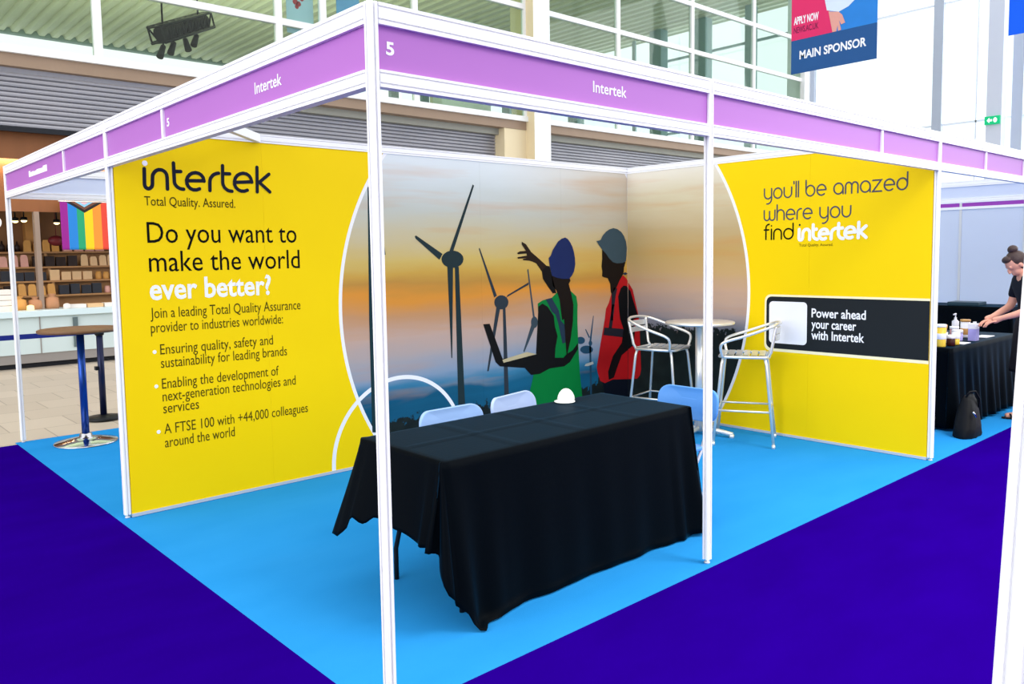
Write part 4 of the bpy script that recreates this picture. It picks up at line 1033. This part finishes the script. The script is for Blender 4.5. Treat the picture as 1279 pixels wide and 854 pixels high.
# ------------------------------------------------------------------ shop behind the left stand
BROWN = mat('brown_board', (132, 84, 50), 0.5, 0, 0.10, 2, stretch=(6, 1, 0.6)); SHOPW = mat('shop_wall', (150, 108, 70), 0.6, 0, 0.2, 2)
struct(MB().box(-6, 4.4, 12.25, 12.35, 2.46, 3.72).build('wall_shop', BROWN))
struct(MB().box(-6, 4.4, 13.9, 14.0, 0, 3.7).build('wall_shop_back', SHOPW))
struct(MB().box(-6, 4.4, 12.35, 13.9, 2.75, 2.8).build('ceiling_shop', mat('shop_ceiling', (60, 48, 40), 0.6, 0, 0.05, 2)))
struct(MB().box(1.50, 1.57, 12.2, 12.35, 0.9, 2.46).build('trim_21', mat('shop_post_grey', (150, 130, 116), 0.5, 0, 0.05, 2)))
struct(MB().box(1.66, 1.86, 13.7, 13.9, 0.0, 2.75).build('trim_22', mat('shop_pillar', (196, 140, 76), 0.5, 0, 0.08, 2)))
LAMP = mat('warm_lamp', (255, 226, 160), 0.5, 0, 0.0, 2, emit=4.0)
for i, (x, z) in enumerate(((1.325, 2.33), (1.45, 2.34), (1.93, 2.31), (0.75, 2.33), (2.5, 2.31))):
    t = thing('spotlight', 'small warm round spotlight under the brown shop board' , 'spotlight', (x, 12.7, z), 0, 'shop spotlights')
    MB().tube([(x, 12.7, z + 0.05), (x, 12.7, 2.75)], 0.012, 6).build('stem', BLACK, t)
    MB().lathe([(0.055, 0.0), (0.05, 0.05), (0.02, 0.06)], (x, 12.7, z), 16).build('housing', BLACK, t)
    MB().ell((x, 12.7, z - 0.002), (0.045, 0.045, 0.03), 14).build('bulb', LAMP, t)
# shop counter
cn = thing('shop_counter', 'long white shop counter with pale glass front and dark plinth', 'counter', (1.5, 12.0, 0))
CNW = mat('counter_white', (206, 226, 232), 0.3, 0, 0.04, 2); CNG = mat('counter_front', (196, 212, 214), 0.18, 0, 0.08, 1.2); PLN = mat('plinth_grey', (150, 146, 144), 0.35, 0.3, 0.05, 2)
MB().box(-5.5, 4.2, 11.86, 12.6, 0.80, 0.90, 0.008).build('worktop', CNW, cn)
MB().box(-5.5, 4.2, 11.93, 12.5, 0.22, 0.80).build('front_panel', CNG, cn)
MB().box(-5.5, 4.2, 11.95, 12.5, 0.075, 0.22).build('plinth', PLN, cn)
MB().box(-5.5, 4.2, 12.02, 12.5, 0.0, 0.075).build('kick_recess', DARK, cn)
for x in (0.2, 1.42, 2.9): MB().box(x, x + 0.015, 11.92, 11.94, 0.22, 0.80).build('joint', PLN, cn)
MB().box(1.90, 1.97, 11.90, 11.93, 0.28, 0.76).build('upright', mat('counter_post', (96, 112, 116), 0.4, 0.2, 0.05, 3), cn)
# display shelves
SHW = mat('shelf_wood', (176, 130, 84), 0.5, 0, 0.12, 4)
levels = [(12.98, 1.10), (13.19, 1.34), (13.40, 1.58), (13.61, 1.84)]
for (y, z), nm in zip(levels, ('lowest front step', 'second step', 'third step', 'topmost back step')):
    sh = thing('display_shelf', '%s of the wooden shop display stand behind the white counter' % nm, 'shelf', (1.7, y, 0), 0, 'stepped shop display')
    MB().box(0.3, 3.6, y - 0.085, y + 0.095, z - 0.03, z).build('shelf_board', SHW, sh)
    MB().box(0.3, 3.6, y + 0.075, y + 0.09, 0.0, z - 0.03).build('riser', SHW, sh)
    for x in (0.3, 1.9, 3.56): MB().box(x, x + 0.04, y - 0.07, y + 0.07, 0, z - 0.03).build('side_support', SHW, sh)
cols = {'cream': (222, 184, 138), 'dark brown': (40, 26, 22), 'pink': (216, 160, 146), 'maroon': (104, 30, 36), 'white': (232, 226, 220), 'charcoal': (44, 46, 54), 'golden': (206, 150, 78), 'tan': (178, 128, 92)}
cm = {k: mat('product_' + k.replace(' ', '_'), v, 0.45, 0, 0.10, 9) for k, v in cols.items()}
rnd = random.Random(11)
proto = {}
def product(kind, colr, w, h):
    key = (kind, colr, w, h)
    if key in proto: return proto[key]
    m = cm[colr]; b = MB()
    if kind == 'box': b.box(-w/2, w/2, -.05, .05, 0, h, 0.006)
    elif kind == 'jar': b.lathe([(w*.45, 0), (w*.5, .01), (w*.5, h*.72), (w*.4, h*.80), (w*.4, h), (0, h)], seg=14)
    elif kind == 'bag': b.prism([(-w/2, 0), (w/2, 0), (w*.46, h*.8), (w*.3, h), (-w*.3, h), (-w*.46, h*.8)], lambda a, z, d: (a, d*(1 - z/h*.6), z), -.045, .045)
    else: b.lathe([(w*.5, 0), (w*.5, h*.55), (w*.2, h*.75), (w*.16, h), (0, h)], seg=14)
    me = b.build('tmp', m); d = me.data; bpy.data.objects.remove(me); proto[key] = d
    return d
SN = {0: 'lowest', 1: 'second', 2: 'third', 3: 'top'}
KN = {'box': ('gift_box', 'box'), 'jar': ('sweet_jar', 'jar'), 'bag': ('snack_bag', 'bag'), 'bottle': ('syrup_bottle', 'bottle')}
runs = [[('box', 'dark brown'), ('bag', 'golden'), ('box', 'charcoal'), ('jar', 'pink')], [('bag', 'tan'), ('box', 'charcoal'), ('box', 'cream'), ('jar', 'golden')],
        [('bottle', 'maroon'), ('bag', 'pink'), ('box', 'dark brown'), ('bag', 'cream')], [('jar', 'cream'), ('bottle', 'dark brown'), ('bag', 'golden'), ('box', 'pink')]]
for li, (y, z) in enumerate(levels):
    x = 0.62 - 0.1*li
    for kind, colr in runs[li]:
        w = {'box': .15, 'jar': .10, 'bag': .12, 'bottle': .085}[kind]; h = {'box': .17, 'jar': .15, 'bag': .20, 'bottle': .22}[kind]
        for k in range(4 if w > .11 else 5):
            o = bpy.data.objects.new(KN[kind][0], product(kind, colr, w, h)); COL.objects.link(o)
            o.location = (x + w/2, y + rnd.uniform(-.02, .015), z); o.rotation_euler.z = rnd.uniform(-.12, .12); o.scale.z = rnd.uniform(.8, 1.08); x += w + 0.018 + rnd.random()*.02
            tag(o, '%s %s in the row of such pieces on the %s shop display step' % (colr, KN[kind][1], SN[li]), KN[kind][1], '%s %s row on the %s shop display step' % (colr, KN[kind][1], SN[li]))
        x += 0.03
# things on the counter
for x, c, h, what in ((0.98, 'white', .34, 'tall white stacked cake box'), (1.225, 'golden', .22, 'golden wrapped hamper'), (1.455, 'tan', .20, 'tan wrapped hamper'), (1.69, 'tan', .24, 'taller tan wrapped hamper')):
    t = MB()
    if 'box' in what:
        for k in range(4): t.box(x - .12, x + .12, 12.15, 12.39, .90 + k*h/4, .90 + (k + .93)*h/4, .006)
    else: t.lathe([(.10, 0), (.11, .05), (.10, h*.7), (.04, h*.85), (.07, h), (0, h)], (x, 12.27, .90), 16)
    tag(t.build('cake_box' if 'box' in what else 'gift_hamper', cm[c]), what + ' standing on the shop counter', 'box' if 'box' in what else 'hamper')
for x, c, lab in ((1.10, 'cream', 'left'), (1.33, 'cream', 'middle'), (1.85, 'white', 'right')):  # the two cream tubs are given a faint glow of their own
    tag(MB().lathe([(.05, 0), (.055, .02), (.05, .07), (.02, .085), (0, .085)], (x, 12.02, .90), 16).build('pale_tub', mat('tub_glow', (255, 214, 150), .5, emit=1.2) if x < 1.5 else cm[c]), 'small pale round tub at the front of the shop counter, %s one of three' % lab, 'tub')
for i, x in enumerate((2.03, 2.29, 2.55)):
    tag(MB().box(x - .12, x + .12, 12.05, 12.25, .90, .96, .005).build('product_tray', cm['white' if i != 1 else 'cream']), ['white tray below the pillar end of the shop counter', 'cream tray on the shop counter under the rainbow flag', 'white tray on the shop counter beside the yellow wall'][i], 'tray')
tag(MB().ell((2.0, 13.1, 2.02), (.13, .10, .09), 14).tube([(2.0, 13.1, 2.09), (2.0, 13.1, 2.75)], .006, 6).build('hanging_bouquet', cm['maroon']), 'dark red hanging bouquet in the shop left of the rainbow flag', 'bouquet')
# white ring letter of the shop window
rgm = MB(); rgm.tube([(0.93 + .085*math.cos(a*PI/12), 12.18, 2.28 + .085*math.sin(a*PI/12)) for a in range(24)], 0.026, 8, closed=True)
rgm.tube([(0.93, 12.19, 2.36), (0.93, 12.26, 2.5)], .008, 6)
tag(rgm.build('ring_sign', PRINT_W), 'round white ring sign on the shop front at the left edge', 'sign')

# rainbow flag
def flag_mat():
    m = bpy.data.materials.new('rainbow_flag'); m.use_nodes = True; n = N(m); b = m.node_tree.nodes['Principled BSDF']; b.inputs['Roughness'].default_value = .8
    X, Y_, Z_ = n.xyz(n.obj())
    u = n.math('DIVIDE', n.math('ADD', X, 0.40), 0.80)
    st = n.ramp(u, [(0, (148, 24, 140)), (.135, (30, 128, 210)), (.30, (30, 160, 110)), (.44, (244, 206, 20)), (.60, (246, 146, 50)), (.76, (226, 70, 50))], True)
    c = n.math('SUBTRACT', n.math('ADD', Z_, 0.12 - 0.36), n.math('MULTIPLY', n.math('ABSOLUTE', n.math('ADD', X, 0.04)), 0.62))
    ch = n.ramp(n.math('MULTIPLY', c, 2.0, None, True), [(0, (30, 24, 26)), (.09, (110, 66, 48)), (.18, (140, 200, 226)), (.26, (240, 180, 190)), (.34, (244, 240, 236))], True)
    col = n.mix(n.math('GREATER_THAN', c, 0.0), st, ch)
    m.node_tree.links.new(col, b.inputs['Base Color']); return m
mb = MB(); nx, nz = 40, 20; g = []
for j in range(nz + 1):
    row = []
    for i in range(nx + 1):
        u = i/nx; v = j/nz; row.append(mb.bm.verts.new((-0.40 + .80*u, 0.012*math.sin(u*14 + v)*(1 - v*.5), -0.36 + 0.78*v)))
    g.append(row)
for j in range(nz):
    for i in range(nx): mb.bm.faces.new((g[j][i], g[j][i+1], g[j+1][i+1], g[j+1][i]))
fl = thing('rainbow_flag', 'rainbow striped flag with pale chevron hanging in the shop front', 'flag', (2.255, 12.1, 2.21))
o = mb.build('cloth', flag_mat(), fl, world=False, smooth=True, fix=False); sd = o.modifiers.new('thickness', 'SOLIDIFY'); sd.thickness = .002
MB().tube([(-.42, .005, .42), (.42, .005, .42)], .01, 8).tube([(-.3, .005, .42), (-.3, .14, .45)], .005, 6).tube([(.3, .005, .42), (.3, .14, .45)], .005, 6).build('flag_pole', WHITE_D, fl, world=False)

# ------------------------------------------------------------------ next booth on the right
def far_wall():
    t = thing('partition_wall', 'row of pale blue-white partition panels behind the next booth', 'partition', (14.2, 2.5, 0))
    for k in range(0, 6):
        MB().box(14.2, 14.24, k - .03, k + .93, 0.02, 2.32).build('panel', PANEL_W, t)
        MB().box(14.185, 14.255, k + .93, k + .97, 0.002, 2.5).build('stile', WHITE_D, t)
    MB().box(14.18, 14.2, 0, 6, 2.32, 2.365).build('lower_rail', WHITE, t)
    MB().box(14.19, 14.2, 0, 6, 2.365, 2.47).build('purple_strip', mat('far_purple', (150, 60, 176), .5, 0, .03, 2), t)
    MB().box(14.18, 14.22, 0, 6, 2.47, 2.53).build('top_rail', WHITE, t)
far_wall()
tag(MB().box(10.05, 16, -0.05, 6.03, -0.006, 0.0).build('booth_carpet', BLUE_C), 'light blue carpet of the far booth beyond the next booth', 'carpet')
make_table(None, 12.05, 12.75, 1.50, 3.35, 'folding table at the far partition under its own black cloth')
make_cloth('tablecloth', 'black cloth over the far table against the pale partition panels', 12.03, 12.77, 1.48, 3.37, 0.739, lambda s, u: .70, lambda s, u: .03, lambda s, u: .008*math.sin(u*30), (30, 60), 12, 3, False)
tag(MB().box(12.1, 12.45, 1.95, 2.4, .746, .80, .01).build('closed_case', mat('dark_teal_case', (30, 58, 72), .4, 0, .05, 4)), 'flat dark case lying on the far black-clothed table', 'case')
make_table(None, 6.22, 7.95, 0.30, 0.95, 'folding table of the next booth under a black cloth with jars on it')
def n_fold(s, u):
    if s == 0: return 0.016*math.sin(u*60) + 0.010*math.sin(u*23 + 1)
    return 0.012*math.sin(u*26) if s in (1, 2, 3) else -0.015*math.sin(u*PI)
make_cloth('tablecloth', 'black cloth over the next booth table holding the jars', 6.20, 7.97, 0.28, 0.97, 0.739,
           lambda s, u: .715, lambda s, u: .05 if s in (0, 3, 3.5) else .03, n_fold, (80, 36), 16, 5, False)
ZT = 0.7465
YJ = mat('honey_yellow', (232, 196, 66), .35, 0, .06, 8); LAV = mat('lavender_carton', (176, 170, 232), .45, 0, .05, 8); JAM = mat('dark_jam', (60, 22, 18), .25, 0, .1, 8); PW = mat('pale_card', (236, 236, 244), .55, 0, .03, 8)
ORG = mat('amber_label', (206, 156, 90), .45, 0, .08, 8)
def tub(name, label, cat, x, y, parts, rot=0.0):
    t = thing(name, label, cat, (x, y, ZT))
    for pn, m, prof in parts:
        if isinstance(prof, tuple): MB().box(*prof, 0.003).build(pn, m, t, world=False)
        else: MB().lathe(prof, seg=20).build(pn, m, t, world=False)
    return t
tub('honey_tub', 'tall yellow tub with a white band at the left end of the next table', 'tub', 6.27, 0.40, [('body', YJ, [(.040, 0), (.042, .01), (.042, .185), (.0, .185)]), ('label_band', PW, [(.0425, .07), (.0435, .072), (.0435, .12), (.0425, .122)]), ('lid', PW, [(.044, .180), (.045, .185), (.044, .205), (0, .207)])])
tub('jam_jar', 'short jar of dark jam with pale lid beside the yellow tub', 'jar', 6.40, 0.36, [('body', JAM, [(.032, 0), (.036, .01), (.036, .06), (.03, .07), (0, .07)]), ('lid', PW, [(.034, .068), (.036, .07), (.036, .10), (0, .10)])])
tub('honey_jar', 'small yellow jar with white lid right of the dark jam jar', 'jar', 6.52, 0.36, [('body', YJ, [(.030, 0), (.033, .01), (.033, .06), (0, .06)]), ('lid', PW, [(.035, .058), (.036, .06), (.036, .115), (0, .115)])])
w_ = tub('tasting_cup', 'white cup of wooden tasting sticks behind the small yellow jar', 'cup', 6.62, 0.50, [('cup', PW, [(.030, 0), (.036, .10), (.033, .10), (.028, .01), (0, .01)])])
for k, (a, b) in enumerate(((.02, .01), (-.015, .015), (.0, -.02), (.025, -.01))):
    MB().tube([(a*.4, b*.4, .012), (a*1.5, b*1.5, .17)], .004, 6).build('tasting_stick', ORG, w_, world=False)
tub('paper_stack', 'white paper sheets lying at the front of the next table', 'paper', 6.66, 0.36, [('sheets', PW, (-.09, .09, -.055, .055, 0, .006))])
tub('lavender_tub', 'short lavender tub with white lid in the middle of the next table', 'tub', 6.88, 0.47, [('body', LAV, [(.046, 0), (.048, .01), (.048, .075), (0, .075)]), ('lid', PW, [(.05, .074), (.05, .10), (.045, .106), (0, .106)])])
tub('lavender_carton', 'tall lavender carton with white top under the reaching hands', 'carton', 6.98, 0.36, [('body', LAV, (-.045, .045, -.035, .035, 0, .115)), ('top_band', PW, (-.0455, .0455, -.0355, .0355, .115, .165))])
tub('amber_tub', 'amber-labelled white tub held below the woman\'s hands', 'tub', 7.24, 0.52, [('body', PW, [(.042, 0), (.044, .01), (.044, .16), (0, .16)]), ('label_band', ORG, [(.0445, .03), (.0455, .032), (.0455, .09), (.0445, .092)]), ('lid', ORG, [(.046, .158), (.046, .18), (0, .18)])])
tub('jam_jar', 'pinkish jar between the lavender tub and the amber-labelled tub', 'jar', 7.12, 0.58, [('body', mat('pink_jar', (196, 140, 150), .4, 0, .08, 8), [(.036, 0), (.04, .01), (.04, .09), (0, .09)]), ('lid', PW, [(.04, .088), (.042, .09), (.042, .115), (0, .115)])])
tub('syrup_bottle', 'small dark bottle with white cap at the right end of the next table', 'bottle', 7.50, 0.52, [('body', JAM, [(.028, 0), (.03, .01), (.03, .08), (.014, .10), (.014, .12), (0, .12)]), ('cap', PW, [(.016, .118), (.016, .14), (0, .14)])])
tub('paper_stack', 'white paper sheets at the right end of the next table', 'paper', 7.40, 0.40, [('sheets', PW, (-.12, .12, -.06, .06, 0, .008))])
pb = tub('pump_bottle', 'white pump bottle standing behind the amber-labelled tub', 'bottle', 7.32, 0.64, [('body', PW, [(.030, 0), (.032, .01), (.032, .15), (.012, .17), (.012, .19), (0, .19)])])
MB().tube([(0, 0, .18), (0, 0, .225)], .006, 8).tube([(.008, 0, .225), (-.05, .0, .222)], .008, 8).build('pump_head', PW, pb, world=False)
# black bag at the table's corner
BAGM = mat('black_bag', (8, 10, 13), .6, 0, .15, 14, .2, .3)
bgp = thing('tote_bag', 'slumped black bag on the floor at the corner of the next table', 'bag', (6.09, 0.10, 0))
mb = MB(); n = 26; rings = []
for z, sx, sy in ((0.001, .165, .08), (.015, .175, .09), (.10, .15, .085), (.22, .115, .07), (.32, .09, .045), (.36, .08, .02)):
    rings.append([mb.bm.verts.new((sx*math.copysign(abs(math.cos(2*PI*k/n))**.7, math.cos(2*PI*k/n))*(1 + .07*math.sin(5*k + z*30)) + .05*z, sy*math.copysign(abs(math.sin(2*PI*k/n))**.7, math.sin(2*PI*k/n))*(1 + .08*math.cos(3*k + z*20)), z)) for k in range(n)])
for A_, B_ in zip(rings, rings[1:]):
    for k in range(n): mb.bm.faces.new((A_[k], A_[(k+1) % n], B_[(k+1) % n], B_[k])).smooth = True
mb.bm.faces.new(rings[0][::-1]); mb.bm.faces.new(rings[-1])
mb.build('bag_body', BAGM, bgp, world=False)
MB().tube([(-.06, 0, .35), (-.05, -.03, .40), (0, -.055, .40), (.06, -.07, .33), (.075, -.06, .25)], .008, 8).build('handle', BAGM, bgp, world=False)
MB().tube([(-.11, -.075, .24), (-.10, -.085, .22), (-.09, -.095, .19)], .008, 8).build('buckle', CHROME_S, bgp, world=False)

# ------------------------------------------------------------------ woman leaning over the next table
def skin_mesh(name, m, parent, verts, edges, radii, root=0, sub=2):
    me = bpy.data.meshes.new(name); me.from_pydata(verts, edges, []); o = bpy.data.objects.new(name, me); COL.objects.link(o)
    o.modifiers.new('skin', 'SKIN'); s = o.modifiers.new('sub', 'SUBSURF'); s.levels = sub; s.render_levels = sub
    sl = me.skin_vertices[0].data
    for i, r in enumerate(radii): sl[i].radius = r if isinstance(r, tuple) else (r, r); sl[i].use_root = (i == root)
    dg = bpy.context.evaluated_depsgraph_get(); me2 = bpy.data.meshes.new_from_object(o.evaluated_get(dg))
    bpy.data.objects.remove(o); me2.name = name
    for p in me2.polygons: p.use_smooth = True
    me2.materials.clear(); me2.materials.append(m)
    o = bpy.data.objects.new(name, me2); COL.objects.link(o); o.parent = parent
    return o
SKIN = mat('skin', (222, 160, 138), .5, 0, .05, 14, .35); HAIR = mat('dark_brown_hair', (62, 44, 42), .5, 0, .25, 40, .4, .4, stretch=(1, 1, 6)); DRESS = mat('dark_navy_dress', (12, 18, 34), .75, 0, .08, 16, .2)
SKIRT = mat('charcoal_skirt', (30, 30, 40), .8, 0, .08, 16, .2)
pw = thing('person', 'woman with dark hair bun and navy top leaning over the table to the jars', 'person', (7.105, -0.05, 0), math.radians(40))
V = []; E_ = []; RR = []
def chain(pts, rad, start=None):
    prev = start
    for p, r in zip(pts, rad):
        V.append(p); RR.append(r); i = len(V) - 1
        if prev is not None: E_.append((prev, i))
        prev = i
    return prev
pel = chain([(0, -.05, .92)], [(.13, .11)])
ch = chain([(0, -.04, 1.06), (0, -.015, 1.20), (0, .015, 1.31)], [(.115, .09), (.12, .10), (.11, .085)], pel)
nk = chain([(0, .04, 1.385), (0, .065, 1.43)], [.055, .05], ch)
ARM = {}
for sx in (-1, 1):
    hx = sx*.035
    sh_ = chain([(sx*.155, .01, 1.335), (sx*.19, .02, 1.21), (sx*.195, .06, 1.075)], [.055, .046, .04], ch)
    w2 = chain([(sx*.15, .17, 1.02), (sx*.095, .26, .985)], [.033, .025], sh_)
    pm = chain([(sx*.08, .305, .965), (sx*.07, .335, .95)], [(.034, .018), (.032, .016)], w2)
    ARM[sx] = pm
    hp = chain([(sx*.09, -.05, .86), (sx*.10, -.02, .50), (sx*.105, -.05, .30), (sx*.105, -.065, .085)], [.095, .062, .052, .034], pel)
    ft = chain([(sx*.108, -.03, .045), (sx*.115, .06, .032), (sx*.118, .115, .027)], [.032, .03, .024], hp)
body = skin_mesh('body', SKIN, pw, V, E_, RR, 0, 2)
for sx in (-1, 1):                                   # fingers closing on the tub
    for k, (dx, L) in enumerate(((-.026, .062), (-.009, .072), (.008, .068), (.024, .052))):
        b0 = Vector((sx*(.07) + dx, .335, .95 - .002*k))
        skin_mesh('finger', SKIN, pw, [b0 - Vector((0, .03, -.006)), b0, b0 + Vector((-sx*.008, L*.45, -.012)), b0 + Vector((-sx*.018, L*.80, -.034)), b0 + Vector((-sx*.022, L*.9, -.055))], [(0,1),(1,2),(2,3),(3,4)], [.009, .0095, .009, .008, .007], 0, 1)
    b0 = Vector((sx*.055, .285, .955))
    skin_mesh('thumb', SKIN, pw, [b0, b0 + Vector((-sx*.025, .025, -.008)), b0 + Vector((-sx*.038, .055, -.02)), b0 + Vector((-sx*.040, .078, -.034))], [(0,1),(1,2),(2,3)], [.011, .0105, .0095, .008], 0, 1)
# head, tilted down towards the table
def head():
    t = MB(); Mx = Matrix.Translation((0, .11, 1.485)) @ Matrix.Scale(.94, 4) @ Matrix.Rotation(math.radians(-38), 4, 'X')
    t.ell((0, 0, .02), (.072, .092, .100), 28); t.ell((0, .030, -.055), (.052, .058, .062), 20); t.ell((0, .045, -.085), (.030, .032, .028), 16)
    t.ell((0, .094, -.022), (.013, .020, .026), 12); t.ell((0, .103, -.038), (.016, .014, .012), 12)
    t.ell((0, .086, -.066), (.024, .009, .007), 10); t.ell((0, .085, -.076), (.021, .009, .007), 10)
    for s_ in (-1, 1):
        t.ell((s_*.073, -.005, -.015), (.010, .020, .030), 12); t.ell((s_*.030, .078, .004), (.018, .012, .010), 12); t.ell((s_*.030, .082, .020), (.024, .010, .006), 10)
    bmesh.ops.transform(t.bm, matrix=Mx, verts=t.bm.verts)
    o = t.build('head', SKIN, pw, world=False, smooth=True)
    rm = o.modifiers.new('join', 'REMESH'); rm.mode = 'VOXEL'; rm.voxel_size = .006; rm.use_smooth_shade = True
    sm = o.modifiers.new('soft', 'SMOOTH'); sm.iterations = 3
    h = MB(); h.ell((0, -.022, .032), (.082, .092, .098), 26); h.ell((0, -.03, .0), (.080, .080, .085), 20); h.ell((0, .045, .085), (.062, .045, .035), 16)
    bmesh.ops.transform(h.bm, matrix=Mx, verts=h.bm.verts)
    ho = h.build('hair', HAIR, pw, world=False, smooth=True)
    b_ = MB(); b_.ell((0, -.055, .135), (.048, .046, .042), 18); b_.ell((.012, -.075, .128), (.036, .034, .034), 14); b_.ell((0, -.045, .108), (.035, .035, .02), 14)
    bmesh.ops.transform(b_.bm, matrix=Mx, verts=b_.bm.verts)
    b_.build('hair_bun', HAIR, pw, world=False, smooth=True)
head()
# clothing
skin_mesh('top', DRESS, pw, [(0, -.05, .90), (0, -.042, 1.06), (0, -.016, 1.20), (0, .012, 1.315), (0, .03, 1.37), (-.155, .008, 1.33), (-.19, .02, 1.22), (-.193, .04, 1.14), (.155, .008, 1.33), (.19, .02, 1.22), (.193, .04, 1.14)],
          [(0,1),(1,2),(2,3),(3,4),(3,5),(5,6),(6,7),(3,8),(8,9),(9,10)], [(.155,.135), (.135,.11), (.14,.118), (.125,.10), (.07,.06), .068, .062, .060, .068, .062, .060], 0, 2)
sk = MB(); n = 36; rings = []
for z, rx, ry, y in ((.98, .150, .125, -.05), (.90, .175, .145, -.05), (.78, .185, .150, -.05), (.62, .19, .155, -.045), (.50, .195, .16, -.04), (.47, .196, .161, -.04)):
    rings.append([sk.bm.verts.new((rx*math.cos(2*PI*k/n)*(1 + .03*math.sin(6*2*PI*k/n)*(1 - z)), y + ry*math.sin(2*PI*k/n)*(1 + .04*math.sin(7*2*PI*k/n)*(1 - z)), z)) for k in range(n)])
for A_, B_ in zip(rings, rings[1:]):
    for k in range(n): sk.bm.faces.new((A_[k], A_[(k+1) % n], B_[(k+1) % n], B_[k])).smooth = True
o = sk.build('skirt', SKIRT, pw, world=False, smooth=True); sd = o.modifiers.new('thickness', 'SOLIDIFY'); sd.thickness = .004
for sx in (-1, 1):
    f = MB(); fx = sx*.112
    f.prism([(fx + .044*math.cos(a*PI/12)*(1.0 if math.sin(a*PI/12) > 0 else .85), .02 + .125*math.sin(a*PI/12)) for a in range(24)], lambda a, b, d: (a, b, d), 0.0, .016)
    f.build('sandal_sole', BLACK, pw, world=False)
    for y, h_ in ((.075, .046), (.01, .070), (-.075, .085)):
        f = MB(); f.tube([(fx + .044*math.cos(a*PI/10), y, .012 + (h_ - .012)*math.sin(a*PI/10)) for a in range(11)], .009, 8)
        f.build('sandal_strap', BLACK, pw, world=False)
